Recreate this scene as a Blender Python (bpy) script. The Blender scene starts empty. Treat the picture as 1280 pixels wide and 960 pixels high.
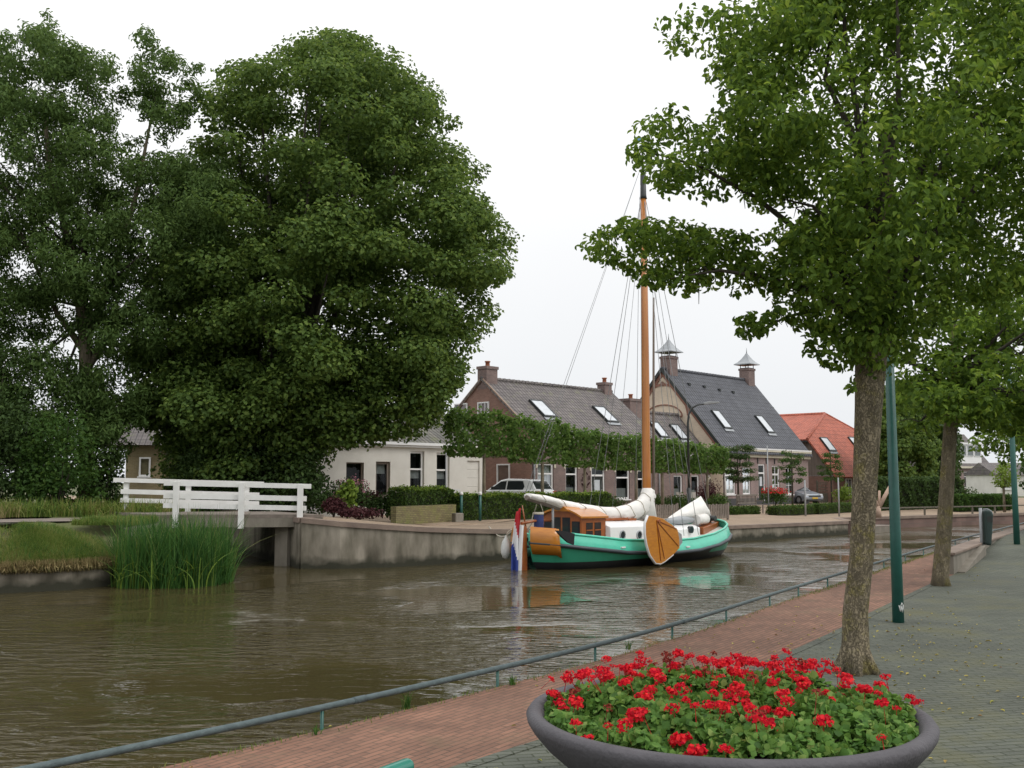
import bpy, bmesh, math, random
import numpy as np
from mathutils import Vector, Matrix
from mathutils.geometry import tessellate_polygon
R = math.radians
random.seed(7); rng = np.random.default_rng(11)
sc = bpy.context.scene
COL = sc.collection
# ---------------------------------------------------------------- camera, sky, sun, exposure
FPX = 1300.0; PITCH = math.atan(123 / FPX); EYE = 1.6
cam = bpy.data.cameras.new('camera'); cam.sensor_width = 36; cam.lens = FPX / 1280 * 36
cam.clip_end = 3000; cam.clip_start = 0.05
cobj = bpy.data.objects.new('camera', cam); COL.objects.link(cobj)
cobj.location = (0, 0, EYE); cobj.rotation_euler = (R(90) + PITCH, 0, 0); sc.camera = cobj
SUN_EL, SUN_AZ = R(52), R(115)      # azimuth clockwise from +Y
w = bpy.data.worlds.new('World'); sc.world = w; w.use_nodes = True
nt = w.node_tree; nt.nodes.clear()
def N(tree, typ, **kw):
    n = tree.nodes.new(typ)
    for k, v in kw.items():
        if k.startswith('in_'): n.inputs[k[3:].replace('_', ' ')].default_value = v
        else: setattr(n, k, v)
    return n
sky = N(nt, 'ShaderNodeTexSky', sky_type='NISHITA', sun_disc=False, sun_elevation=SUN_EL, sun_rotation=SUN_AZ, dust_density=4.0)
hs = N(nt, 'ShaderNodeHueSaturation'); hs.inputs['Saturation'].default_value = 0.15
tc = N(nt, 'ShaderNodeTexCoord'); sp = N(nt, 'ShaderNodeSeparateXYZ')
cr = N(nt, 'ShaderNodeValToRGB')
cr.color_ramp.elements[0].position = 0.0; cr.color_ramp.elements[0].color = (0.80, 0.825, 0.85, 1)
cr.color_ramp.elements[1].position = 0.55; cr.color_ramp.elements[1].color = (1.22, 1.22, 1.22, 1)
e = cr.color_ramp.elements.new(0.22); e.color = (0.93, 0.94, 0.955, 1)
sc10 = N(nt, 'ShaderNodeVectorMath', operation='SCALE'); sc10.inputs['Scale'].default_value = 10.0
cn = N(nt, 'ShaderNodeTexNoise'); cn.inputs['Scale'].default_value = 2.0; cn.inputs['Detail'].default_value = 3
cm = N(nt, 'ShaderNodeMapRange'); cm.inputs['To Min'].default_value = 0.94; cm.inputs['To Max'].default_value = 1.06
cx = N(nt, 'ShaderNodeVectorMath', operation='SCALE')
mx = N(nt, 'ShaderNodeMixRGB'); mx.inputs['Fac'].default_value = 0.92
bg = N(nt, 'ShaderNodeBackground'); bg.inputs['Strength'].default_value = 0.1
wo = N(nt, 'ShaderNodeOutputWorld')
L = nt.links.new
L(tc.outputs['Generated'], sp.inputs[0]); L(sp.outputs['Z'], cr.inputs[0]); L(cr.outputs[0], sc10.inputs[0])
L(tc.outputs['Generated'], cn.inputs['Vector']); L(cn.outputs[0], cm.inputs[0]); L(sc10.outputs[0], cx.inputs[0]); L(cm.outputs[0], cx.inputs['Scale'])
L(sky.outputs[0], hs.inputs['Color']); L(hs.outputs[0], mx.inputs[1]); L(cx.outputs[0], mx.inputs[2])
L(mx.outputs[0], bg.inputs['Color']); L(bg.outputs[0], wo.inputs[0])
sl = bpy.data.lights.new('sun', 'SUN'); sl.energy = 1.1; sl.angle = R(25); sl.color = (1, 0.96, 0.9)
so = bpy.data.objects.new('sun', sl); COL.objects.link(so)
sd = Vector((math.sin(SUN_AZ) * math.cos(SUN_EL), math.cos(SUN_AZ) * math.cos(SUN_EL), math.sin(SUN_EL)))
so.rotation_euler = sd.to_track_quat('Z', 'Y').to_euler(); so.location = sd * 50
sc.view_settings.view_transform = 'Standard'; sc.view_settings.look = 'None'
sc.view_settings.exposure = 0.15; sc.view_settings.gamma = 1; sc.view_settings.use_curve_mapping = False
sc.cycles.max_bounces = 7; sc.cycles.transparent_max_bounces = 12; sc.cycles.caustics_reflective = False; sc.cycles.caustics_refractive = False

# ---------------------------------------------------------------- measuring helpers: photo pixel -> real place
def ray(px, py):
    x = (px - 640) / FPX; y = (480 - py) / FPX
    d = Vector((x, math.cos(PITCH) - y * math.sin(PITCH), math.sin(PITCH) + y * math.cos(PITCH)))
    return d / d.y
def RP(px, py, Y): return Vector((0, 0, EYE)) + ray(px, py) * Y
def GP(px, py, z=0.0):
    d = ray(px, py); t = (z - EYE) / d.z
    return Vector((t * d.x, t, z))
# ---------------------------------------------------------------- object helpers
def thing(name, label, cat, loc=(0, 0, 0), rz=0.0, group=None):
    o = bpy.data.objects.new(name, None); COL.objects.link(o)
    o.location = loc; o.rotation_euler = (0, 0, rz); o.empty_display_size = 0.2
    return tag(o, label, cat, group)
def tag(o, label, cat, group=None, kind=None):
    o['label'] = label; o['category'] = cat
    if group: o['group'] = group
    if kind: o['kind'] = kind
    return o
def dup(root, loc, rz=None, label=None):
    r = root.copy(); COL.objects.link(r); r.location = loc
    if rz is not None: r.rotation_euler = (0, 0, rz)
    if label: r['label'] = label
    for ch in list(root.children):
        c = ch.copy(); COL.objects.link(c); c.parent = r
        for g in ch.children:
            d = g.copy(); COL.objects.link(d); d.parent = c
    return r
class MB:
    def __init__(s): s.v = []; s.f = []; s.m = []; s.sm = []
    def add(s, vs, fs, m=0, smooth=False):
        b = len(s.v); s.v += [tuple(v) for v in vs]
        for f in fs: s.f.append(tuple(i + b for i in f)); s.m.append(m); s.sm.append(smooth)
        return s
    def box(s, x0, x1, y0, y1, z0, z1, m=0, T=None):
        vs = [(x, y, z) for z in (z0, z1) for y in (y0, y1) for x in (x0, x1)]
        if T: vs = [T(*v) for v in vs]
        return s.add(vs, [(0, 2, 3, 1), (4, 5, 7, 6), (0, 1, 5, 4), (2, 6, 7, 3), (0, 4, 6, 2), (1, 3, 7, 5)], m)
    def bar(s, a, b, wd, ht, m=0):
        a = Vector(a); b = Vector(b); d = (b - a); l = d.length; d /= l
        up = Vector((0, 0, 1)) if abs(d.z) < 0.95 else Vector((0, 1, 0))
        r = d.cross(up).normalized(); u = r.cross(d)
        vs = [p + r * i * wd / 2 + u * j * ht / 2 for p in (a, b) for j in (-1, 1) for i in (-1, 1)]
        return s.add(vs, [(0, 1, 3, 2), (4, 6, 7, 5), (0, 4, 5, 1), (2, 3, 7, 6), (0, 2, 6, 4), (1, 5, 7, 3)], m)
    def tube(s, pts, rad, n=8, m=0, cap=True):
        pts = [Vector(p) for p in pts]
        if not hasattr(rad, '__len__'): rad = [rad] * len(pts)
        vs = []; pr = None
        for i, p in enumerate(pts):
            d = (pts[min(i + 1, len(pts) - 1)] - pts[max(i - 1, 0)]).normalized()
            if pr is None:
                pr = d.cross(Vector((0, 0, 1)))
                if pr.length < 0.1: pr = d.cross(Vector((0, 1, 0)))
            pr = (pr - d * pr.dot(d)).normalized(); q = d.cross(pr)
            for k in range(n):
                a = 2 * math.pi * k / n
                vs.append(p + (pr * math.cos(a) + q * math.sin(a)) * rad[i])
        fs = [(i * n + k, i * n + (k + 1) % n, (i + 1) * n + (k + 1) % n, (i + 1) * n + k) for i in range(len(pts) - 1) for k in range(n)]
        s.add(vs, fs, m, True)
        if cap:
            b = len(s.v) - len(vs)
            s.f.append(tuple(b + k for k in range(n))[::-1]); s.m.append(m); s.sm.append(False)
            s.f.append(tuple(b + (len(pts) - 1) * n + k for k in range(n))); s.m.append(m); s.sm.append(False)
        return s
    def lathe(s, prof, c=(0, 0, 0), n=48, m=0, sx=1, sy=1):
        vs = [(c[0] + r * math.cos(2 * math.pi * k / n) * sx, c[1] + r * math.sin(2 * math.pi * k / n) * sy, c[2] + z) for r, z in prof for k in range(n)]
        fs = [(i * n + k, i * n + (k + 1) % n, (i + 1) * n + (k + 1) % n, (i + 1) * n + k) for i in range(len(prof) - 1) for k in range(n)]
        return s.add(vs, fs, m, True)
    def prism(s, poly, P0, P1, m=0):
        """poly of 2D points; P0/P1 map (a,b)->3D for the two ends"""
        n = len(poly)
        vs = [P0(*p) for p in poly] + [P1(*p) for p in poly]
        fs = [tuple(range(n))[::-1], tuple(range(n, 2 * n))] + [(i, (i + 1) % n, n + (i + 1) % n, n + i) for i in range(n)]
        return s.add(vs, fs, m)
    def build(s, name, mats, parent=None, loc=None, rz=None, bevel=0, kind=None, seg=2):
        me = bpy.data.meshes.new(name); me.from_pydata([tuple(v) for v in s.v], [], s.f)
        if not isinstance(mats, (list, tuple)): mats = [mats]
        for m in mats: me.materials.append(m)
        me.polygons.foreach_set('material_index', s.m); me.polygons.foreach_set('use_smooth', s.sm)
        bm = bmesh.new(); bm.from_mesh(me); bmesh.ops.recalc_face_normals(bm, faces=bm.faces)
        uvl = bm.loops.layers.uv.new('UVMap')
        Z = Vector((0, 0, 1))
        for f in bm.faces:
            n = f.normal
            if abs(n.z) > 0.97: U, V = Vector((1, 0, 0)), Vector((0, 1, 0))
            else:
                U = Z.cross(n).normalized(); V = n.cross(U)
                if U.x + 0.6 * U.y < 0: U = -U
            for l in f.loops: l[uvl].uv = (l.vert.co.dot(U), l.vert.co.dot(V))
        bm.to_mesh(me); bm.free()
        o = bpy.data.objects.new(name, me); COL.objects.link(o)
        if parent: o.parent = parent
        if loc is not None: o.location = loc
        if rz is not None: o.rotation_euler = (0, 0, rz)
        if kind: o['kind'] = kind
        if bevel:
            b = o.modifiers.new('bevel', 'BEVEL'); b.width = bevel; b.segments = seg; b.limit_method = 'ANGLE'; b.angle_limit = R(35)
        return o
# ---------------------------------------------------------------- materials
def ramp(t, stops):
    c = t.nodes.new('ShaderNodeValToRGB'); r = c.color_ramp
    r.elements[0].position = stops[0][0]; r.elements[0].color = (*stops[0][1], 1)
    r.elements[1].position = stops[-1][0]; r.elements[1].color = (*stops[-1][1], 1)
    for p, k in stops[1:-1]: r.elements.new(p).color = (*k, 1)
    return c
def mat(name, c1, c2=None, rough=0.7, scale=4.0, bump=0.0, bscale=None, metal=0.0, stretch=None, coat=0.0, detail=6):
    m = bpy.data.materials.new(name); m.use_nodes = True; t = m.node_tree
    b = t.nodes['Principled BSDF']; b.inputs['Roughness'].default_value = rough; b.inputs['Metallic'].default_value = metal
    b.inputs['Coat Weight'].default_value = coat
    if c2 is None: c2 = tuple(x * 0.8 for x in c1)
    co = N(t, 'ShaderNodeTexCoord'); mp = N(t, 'ShaderNodeMapping')
    if stretch: mp.inputs['Scale'].default_value = stretch
    no = N(t, 'ShaderNodeTexNoise'); no.inputs['Scale'].default_value = scale; no.inputs['Detail'].default_value = detail; no.inputs['Roughness'].default_value = 0.62
    r = ramp(t, [(0.3, c2), (0.68, c1)])
    l = t.links.new
    l(co.outputs['Object'], mp.inputs[0]); l(mp.outputs[0], no.inputs['Vector']); l(no.outputs[0], r.inputs[0]); l(r.outputs[0], b.inputs['Base Color'])
    if bump:
        n2 = N(t, 'ShaderNodeTexNoise'); n2.inputs['Scale'].default_value = bscale or scale * 6; n2.inputs['Detail'].default_value = 5
        bp = N(t, 'ShaderNodeBump'); bp.inputs['Strength'].default_value = bump; bp.inputs['Distance'].default_value = 0.02
        l(mp.outputs[0], n2.inputs['Vector']); l(n2.outputs[0], bp.inputs['Height']); l(bp.outputs[0], b.inputs['Normal'])
    return m
def brickmat(name, c1, c2, mortar, w=0.21, h=0.065, ms=0.008, offset=0.5, rough=0.85, bump=0.5, var=(0.75, 1.15), moss=None, moss_amt=0.5, coord='UV', rot=0.0, mossscale=0.5, bdist=0.01, blot=1.5):
    m = bpy.data.materials.new(name); m.use_nodes = True; t = m.node_tree; l = t.links.new
    b = t.nodes['Principled BSDF']; b.inputs['Roughness'].default_value = rough
    co = N(t, 'ShaderNodeTexCoord'); mp = N(t, 'ShaderNodeMapping'); mp.inputs['Rotation'].default_value = (0, 0, rot)
    l(co.outputs[coord], mp.inputs[0])
    bt = N(t, 'ShaderNodeTexBrick'); bt.offset = offset
    bt.inputs['Scale'].default_value = 1; bt.inputs['Brick Width'].default_value = w; bt.inputs['Row Height'].default_value = h
    bt.inputs['Mortar Size'].default_value = ms; bt.inputs['Mortar Smooth'].default_value = 0.3; bt.inputs['Bias'].default_value = 0.0
    bt.inputs['Color1'].default_value = (*c1, 1); bt.inputs['Color2'].default_value = (*c2, 1); bt.inputs['Mortar'].default_value = (*mortar, 1)
    l(mp.outputs[0], bt.inputs['Vector'])
    no = N(t, 'ShaderNodeTexNoise'); no.inputs['Scale'].default_value = blot; no.inputs['Detail'].default_value = 8; no.inputs['Roughness'].default_value = 0.65
    l(co.outputs[coord], no.inputs['Vector'])
    mr = N(t, 'ShaderNodeMapRange'); mr.inputs['From Min'].default_value = 0.3; mr.inputs['From Max'].default_value = 0.7
    mr.inputs['To Min'].default_value = var[0]; mr.inputs['To Max'].default_value = var[1]
    l(no.outputs[0], mr.inputs[0])
    vm = N(t, 'ShaderNodeVectorMath', operation='SCALE'); l(bt.outputs['Color'], vm.inputs[0]); l(mr.outputs[0], vm.inputs['Scale'])
    out = vm.outputs[0]
    if moss:
        n2 = N(t, 'ShaderNodeTexNoise'); n2.inputs['Scale'].default_value = mossscale; n2.inputs['Detail'].default_value = 9; n2.inputs['Roughness'].default_value = 0.7
        l(co.outputs[coord], n2.inputs['Vector'])
        m2 = N(t, 'ShaderNodeMapRange'); m2.inputs['From Min'].default_value = 0.62 - moss_amt * 0.25; m2.inputs['From Max'].default_value = 0.75 - moss_amt * 0.1
        l(n2.outputs[0], m2.inputs[0])
        mm = N(t, 'ShaderNodeMixRGB'); mm.inputs[2].default_value = (*moss, 1); l(m2.outputs[0], mm.inputs[0]); l(out, mm.inputs[1]); out = mm.outputs[0]
    l(out, b.inputs['Base Color'])
    bp = N(t, 'ShaderNodeBump'); bp.inputs['Strength'].default_value = bump; bp.inputs['Distance'].default_value = bdist
    ma = N(t, 'ShaderNodeMath', operation='MULTIPLY_ADD'); ma.inputs[1].default_value = -1.0
    n3 = N(t, 'ShaderNodeTexNoise'); n3.inputs['Scale'].default_value = 30; l(co.outputs[coord], n3.inputs['Vector'])
    l(bt.outputs['Fac'], ma.inputs[0]); l(n3.outputs[0], ma.inputs[2]); l(ma.outputs[0], bp.inputs['Height']); l(bp.outputs[0], b.inputs['Normal'])
    return m
def tilemat(name, c1, c2, line, w=0.26, h=0.34, moss=None, blot=1.2):
    """overlapping pantiles: rows of tiles with a rounded wave across and a step at each course"""
    m = brickmat(name, c1, c2, line, w=w, h=h, ms=0.02, offset=0.0, rough=0.7, bump=0.3, var=(0.75, 1.2), moss=moss, moss_amt=0.35, mossscale=1.5, blot=blot)
    t = m.node_tree; l = t.links.new; b = t.nodes['Principled BSDF']
    co = N(t, 'ShaderNodeTexCoord'); s = N(t, 'ShaderNodeSeparateXYZ'); l(co.outputs['UV'], s.inputs[0])
    a = N(t, 'ShaderNodeMath', operation='MULTIPLY'); a.inputs[1].default_value = 2 * math.pi / w; l(s.outputs[0], a.inputs[0])
    si = N(t, 'ShaderNodeMath', operation='SINE'); l(a.outputs[0], si.inputs[0])
    d = N(t, 'ShaderNodeMath', operation='DIVIDE'); d.inputs[1].default_value = h; l(s.outputs[1], d.inputs[0])
    fr = N(t, 'ShaderNodeMath', operation='FRACT'); l(d.outputs[0], fr.inputs[0])
    ad = N(t, 'ShaderNodeMath', operation='MULTIPLY_ADD'); ad.inputs[1].default_value = -1.6; l(fr.outputs[0], ad.inputs[0]); l(si.outputs[0], ad.inputs[2])
    bp = N(t, 'ShaderNodeBump'); bp.inputs['Strength'].default_value = 0.8; bp.inputs['Distance'].default_value = 0.035
    l(ad.outputs[0], bp.inputs['Height']); l(bp.outputs[0], b.inputs['Normal'])
    return m
def leafmat(name, cols, trans=0.35, rough=0.6):
    m = bpy.data.materials.new(name); m.use_nodes = True; t = m.node_tree; l = t.links.new
    b = t.nodes['Principled BSDF']; b.inputs['Roughness'].default_value = rough; b.inputs['Specular IOR Level'].default_value = 0.22
    at = N(t, 'ShaderNodeAttribute', attribute_name='rnd')
    r = ramp(t, [(i / (len(cols) - 1), c) for i, c in enumerate(cols)])
    tr = N(t, 'ShaderNodeBsdfTranslucent'); ms = N(t, 'ShaderNodeMixShader'); ms.inputs[0].default_value = trans
    hs2 = N(t, 'ShaderNodeHueSaturation'); hs2.inputs['Value'].default_value = 1.5; hs2.inputs['Hue'].default_value = 0.485
    l(at.outputs['Fac'], r.inputs[0]); l(r.outputs[0], b.inputs['Base Color']); l(r.outputs[0], hs2.inputs['Color']); l(hs2.outputs[0], tr.inputs[0])
    l(b.outputs[0], ms.inputs[1]); l(tr.outputs[0], ms.inputs[2]); l(ms.outputs[0], t.nodes['Material Output'].inputs[0])
    return m
M = {}
M['leaf_near'] = leafmat('leaf_near', [(.055, .105, .018), (.09, .165, .024), (.145, .24, .032), (.24, .33, .05)], 0.5)
M['leaf_mid'] = leafmat('leaf_mid', [(.03, .07, .014), (.05, .11, .02), (.085, .15, .028)], 0.35)
M['leaf_linden'] = leafmat('leaf_linden', [(.055, .1, .024), (.085, .148, .032), (.13, .205, .042), (.2, .275, .065)], 0.4)
M['leaf_ash'] = leafmat('leaf_ash', [(.062, .11, .03), (.095, .165, .042), (.14, .215, .058)], 0.42)
M['leaf_dark'] = leafmat('leaf_dark', [(.034, .065, .018), (.052, .095, .025), (.075, .13, .032)], 0.3)
M['leaf_pleached'] = leafmat('leaf_pleached', [(.06, .12, .028), (.1, .185, .04), (.16, .25, .055)], 0.42)
M['leaf_hedge'] = leafmat('leaf_hedge', [(.035, .075, .015), (.06, .11, .02), (.11, .17, .03)], 0.2)
M['leaf_hedge_tip'] = leafmat('leaf_hedge_tip', [(.12, .2, .03), (.2, .3, .04), (.28, .34, .06)], 0.2)
M['leaf_yellow'] = leafmat('leaf_yellow', [(.12, .2, .03), (.2, .28, .04)], 0.3)
M['leaf_red'] = leafmat('leaf_red', [(.05, .015, .02), (.09, .03, .03)], 0.2)
M['leaf_ger'] = leafmat('leaf_ger', [(.045, .11, .02), (.08, .18, .032), (.14, .26, .05), (.25, .32, .09)], 0.3)
M['leaf_fallen'] = leafmat('leaf_fallen', [(.3, .3, .06), (.45, .38, .1), (.25, .14, .05)], 0.1)
M['reed'] = leafmat('reed', [(.02, .065, .014), (.04, .115, .022), (.07, .16, .032), (.26, .28, .09)], 0.25)
M['grass'] = leafmat('grass', [(.055, .11, .02), (.12, .19, .03), (.2, .22, .06), (.3, .24, .11)], 0.25)
M['drygrass'] = leafmat('drygrass', [(.24, .2, .09), (.38, .3, .15), (.15, .17, .05)], 0.2)
M['petal'] = leafmat('petal', [(.42, .008, .012), (.7, .012, .02), (.82, .03, .03)], 0.25, 0.6)
M['petal_old'] = leafmat('petal_old', [(.2, .02, .02), (.3, .05, .03), (.12, .03, .02)], 0.1, 0.8)
M['pink'] = leafmat('pink', [(.4, .15, .2), (.55, .3, .35)], 0.2)
M['white_paint'] = mat('white_paint', (.78, .78, .76), (.66, .66, .63), 0.5, 3)
M['white_clean'] = mat('white_clean', (.82, .82, .82), (.76, .76, .76), 0.35, 2)
M['white_weathered'] = mat('white_weathered', (.74, .75, .74), (.5, .52, .5), 0.6, 2.5, 0.15)
M['render_white'] = mat('render_white', (.72, .7, .65), (.6, .58, .53), 0.9, 0.8, 0.3, 40)
M['cream'] = mat('cream', (.6, .56, .45), (.5, .46, .36), 0.8, 2)
M['bark'] = mat('bark', (.24, .2, .14), (.09, .075, .05), 0.95, 9, 1.0, 28, stretch=(1, 1, .35))
M['limb_bark'] = mat('limb_bark', (.07, .06, .045), (.035, .03, .022), 0.95, 9, 0.8, 28)
M['concrete'] = mat('concrete', (.27, .245, .205), (.13, .115, .09), 0.92, 1.4, 0.6, 12, stretch=(1, 1, .45))
M['concrete_cap'] = mat('concrete_cap', (.26, .2, .16), (.16, .12, .1), 0.92, 2, 0.4)
M['teal'] = mat('teal', (.022, .11, .09), (.016, .085, .07), 0.4, 8, 0.1)
M['blue_rail'] = mat('blue_rail', (.085, .12, .125), (.05, .075, .078), 0.6, 14, 0.3, 60)
M['dark_metal'] = mat('dark_metal', (.03, .035, .035), None, 0.5, 10)
M['grey_metal'] = mat('grey_metal', (.33, .34, .35), (.25, .26, .27), 0.45, 6)
M['zinc'] = mat('zinc', (.36, .38, .4), (.28, .3, .32), 0.5, 3)
M['dark_paint'] = mat('dark_paint', (.02, .025, .022), None, 0.35, 5)
M['wood_grey'] = mat('wood_grey', (.24, .2, .17), (.14, .12, .1), 0.9, 5, 0.4, stretch=(1, 1, .2))
M['wood_fence'] = mat('wood_fence', (.16, .14, .11), (.09, .08, .06), 0.9, 5, 0.3)
M['varnish'] = mat('varnish', (.52, .2, .02), (.4, .14, .012), 0.3, 3, 0.05, coat=0.4, stretch=(1, 1, 4))
M['mast_wood'] = mat('mast_wood', (.5, .2, .045), (.4, .14, .03), 0.32, 3, 0.0, coat=0.4, stretch=(5, 5, .3))
M['mahogany'] = mat('mahogany', (.34, .1, .025), (.22, .06, .014), 0.35, 5, coat=0.3)
M['turquoise'] = mat('turquoise', (.085, .58, .41), (.065, .47, .33), 0.4, 2.2, coat=0.3)
M['turq_low'] = mat('turq_low', (.05, .38, .24), (.04, .31, .2), 0.35, 1.5)
M['hull_black'] = mat('hull_black', (.028, .032, .038), (.018, .02, .024), 0.4, 3)
M['strake'] = mat('strake', (.035, .045, .055), None, 0.45, 3)
M['canvas'] = mat('canvas', (.84, .82, .79), (.7, .68, .65), 0.9, 1.6, 1.0, 5)
M['deck'] = mat('deck', (.6, .6, .56), (.5, .5, .46), 0.6, 3)
M['rope'] = mat('rope', (.5, .46, .38), None, 0.9, 30)
M['wire'] = mat('wire', (.3, .31, .32), None, 0.5, 5)
M['flag_red'] = mat('flag_red', (.5, .02, .03), None, 0.8, 5); M['flag_white'] = mat('flag_white', (.75, .75, .75), (.68, .68, .7), 0.8, 5); M['flag_blue'] = mat('flag_blue', (.03, .06, .3), None, 0.8, 5)
M['blue_cloth'] = mat('blue_cloth', (.03, .045, .16), (.02, .03, .1), 0.8, 8)
M['black_cloth'] = mat('black_cloth', (.015, .015, .018), None, 0.9, 8)
M['bowl'] = mat('bowl', (.1, .095, .105), (.062, .058, .066), 0.75, 2.2, 0.35, 45)
M['soil'] = mat('soil', (.04, .03, .02), None, 0.95, 12, 0.5)
M['car_white'] = mat('car_white', (.85, .86, .87), (.83, .84, .85), 0.22, 1, coat=0.6)
M['car_silver'] = mat('car_silver', (.34, .38, .43), (.32, .36, .41), 0.3, 1, metal=0.5, coat=0.5)
M['tyre'] = mat('tyre', (.02, .02, .02), None, 0.85, 10)
M['lens_red'] = mat('lens_red', (.45, .02, .02), None, 0.2, 3); M['lens'] = mat('lens', (.6, .62, .65), None, 0.15, 3)
M['plate_yellow'] = mat('plate_yellow', (.7, .45, .03), None, 0.5, 5)
M['curtain'] = mat('curtain', (.6, .62, .6), (.4, .42, .42), 0.9, 12, stretch=(6, 6, .3))
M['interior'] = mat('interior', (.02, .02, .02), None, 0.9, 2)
M['earth'] = mat('earth', (.1, .11, .04), (.06, .07, .025), 0.95, 1.5, 0.5)
M['bank_earth'] = mat('bank_earth', (.1, .12, .03), (.06, .055, .025), 0.95, 1.2, 0.6)
M['path'] = mat('path', (.24, .2, .17), (.17, .145, .125), 0.95, 2, 0.3)
M['pot'] = mat('pot', (.35, .13, .07), None, 0.9, 8)
M['brick_row'] = brickmat('brick_row', (.23, .155, .14), (.17, .115, .11), (.24, .21, .19), blot=0.8)
M['brick_gable'] = brickmat('brick_gable', (.3, .17, .13), (.24, .13, .1), (.24, .18, .15), blot=0.8)
M['brick_pale'] = brickmat('brick_pale', (.29, .2, .19), (.23, .16, .155), (.36, .32, .3), blot=0.8)
M['brick_yellow'] = brickmat('brick_yellow', (.72, .6, .46), (.66, .54, .41), (.62, .56, .48), blot=0.7, var=(.85, 1.1))
M['brick_ochre'] = brickmat('brick_ochre', (.3, .24, .13), (.25, .2, .1), (.3, .26, .18), blot=0.8)
M['brick_garden'] = brickmat('brick_garden', (.26, .22, .1), (.18, .14, .07), (.1, .09, .05), blot=2, moss=(.16, .17, .04), moss_amt=.6, mossscale=2)
M['brick_quay'] = brickmat('brick_quay', (.2, .13, .11), (.15, .1, .085), (.15, .13, .11), w=.9, h=.5, blot=1)
M['tile_row'] = tilemat('tile_row', (.17, .15, .145), (.12, .105, .105), (.045, .04, .04), moss=(.17, .17, .11))
M['tile_dark'] = tilemat('tile_dark', (.085, .09, .105), (.07, .075, .09), (.035, .035, .042), w=.3, h=.38)
M['tile_red'] = tilemat('tile_red', (.46, .125, .075), (.39, .105, .062), (.22, .06, .04), w=.3, h=.4)
M['tile_white_house'] = tilemat('tile_white_house', (.15, .14, .12), (.1, .1, .09), (.05, .045, .04), moss=(.14, .15, .07))
QA = math.atan2(.842, .539)     # near quay direction angle
M['pave_red'] = brickmat('pave_red', (.265, .135, .088), (.195, .1, .066), (.1, .07, .05), w=.2, h=.053, ms=.005, rough=.9, bump=.8, var=(.68, 1.2), coord='Object', rot=-QA, moss=(.15, .1, .06), moss_amt=.3, mossscale=1.4, blot=1.8)
M['pave_grey'] = brickmat('pave_grey', (.122, .132, .105), (.094, .104, .082), (.05, .06, .034), w=.21, h=.07, ms=.006, rough=.85, bump=.9, var=(.62, 1.2), coord='Object', rot=-QA + R(45), moss=(.1, .095, .035), moss_amt=.42, mossscale=.55, blot=1.1)
M['pave_far'] = brickmat('pave_far', (.34, .25, .17), (.28, .2, .14), (.22, .18, .13), w=.2, h=.1, rough=.9, bump=.3, coord='Object', blot=.5)
# glass you can see through, with a sky reflection
g = bpy.data.materials.new('window_glass'); g.use_nodes = True; t = g.node_tree; t.nodes.clear()
tr = N(t, 'ShaderNodeBsdfTransparent'); gl = N(t, 'ShaderNodeBsdfGlossy'); gl.inputs['Roughness'].default_value = 0.03; gl.inputs[0].default_value = (.9, .93, .95, 1)
fn = N(t, 'ShaderNodeFresnel'); fn.inputs[0].default_value = 1.3; ms = N(t, 'ShaderNodeMixShader'); out = N(t, 'ShaderNodeOutputMaterial')
tr.inputs[0].default_value = (.75, .78, .78, 1)
t.links.new(fn.outputs[0], ms.inputs[0]); t.links.new(tr.outputs[0], ms.inputs[1]); t.links.new(gl.outputs[0], ms.inputs[2]); t.links.new(ms.outputs[0], out.inputs[0])
M['glass'] = g
g = mat('dark_glass', (.03, .035, .04), None, .08, 3); M['dark_glass'] = g
g = mat('skylight_glass', (.6, .64, .68), None, .12, 3); M['skylight_glass'] = g
# concrete quay wall: vertical run-off stains, dark wet band at the waterline
def wallmat():
    m = mat('quay_concrete', (.32, .295, .25), (.15, .135, .11), 0.92, 1.1, 0.7, 10, stretch=(1, 1, .4)); t = m.node_tree; l = t.links.new
    b = t.nodes['Principled BSDF']; src = b.inputs['Base Color'].links[0].from_socket
    co = N(t, 'ShaderNodeTexCoord'); s = N(t, 'ShaderNodeSeparateXYZ'); l(co.outputs['Object'], s.inputs[0])
    no = N(t, 'ShaderNodeTexNoise'); no.inputs['Scale'].default_value = 2.4; no.inputs['Detail'].default_value = 8
    mp = N(t, 'ShaderNodeMapping'); mp.inputs['Scale'].default_value = (1, 1, .35); l(co.outputs['Object'], mp.inputs[0]); l(mp.outputs[0], no.inputs['Vector'])
    rr = ramp(t, [(.36, (.4, .39, .33)), (.5, (.8, .78, .72)), (.66, (1.25, 1.22, 1.18))]); l(no.outputs[0], rr.inputs[0])
    mu = N(t, 'ShaderNodeMixRGB', blend_type='MULTIPLY'); mu.inputs[0].default_value = .9; l(src, mu.inputs[1]); l(rr.outputs[0], mu.inputs[2])
    n2 = N(t, 'ShaderNodeTexNoise'); n2.inputs['Scale'].default_value = 3; l(co.outputs['Object'], n2.inputs['Vector'])
    ma = N(t, 'ShaderNodeMath', operation='MULTIPLY_ADD'); ma.inputs[1].default_value = .35; l(n2.outputs[0], ma.inputs[0]); l(s.outputs[2], ma.inputs[2])
    mr = N(t, 'ShaderNodeMapRange'); mr.inputs['From Min'].default_value = -.4; mr.inputs['From Max'].default_value = -.22; l(ma.outputs[0], mr.inputs[0])
    mm = N(t, 'ShaderNodeMixRGB'); l(mr.outputs[0], mm.inputs[0]); mm.inputs[1].default_value = (.035, .035, .022, 1); l(mu.outputs[0], mm.inputs[2]); l(mm.outputs[0], b.inputs['Base Color'])
    return m
M['quay_concrete'] = wallmat()
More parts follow.
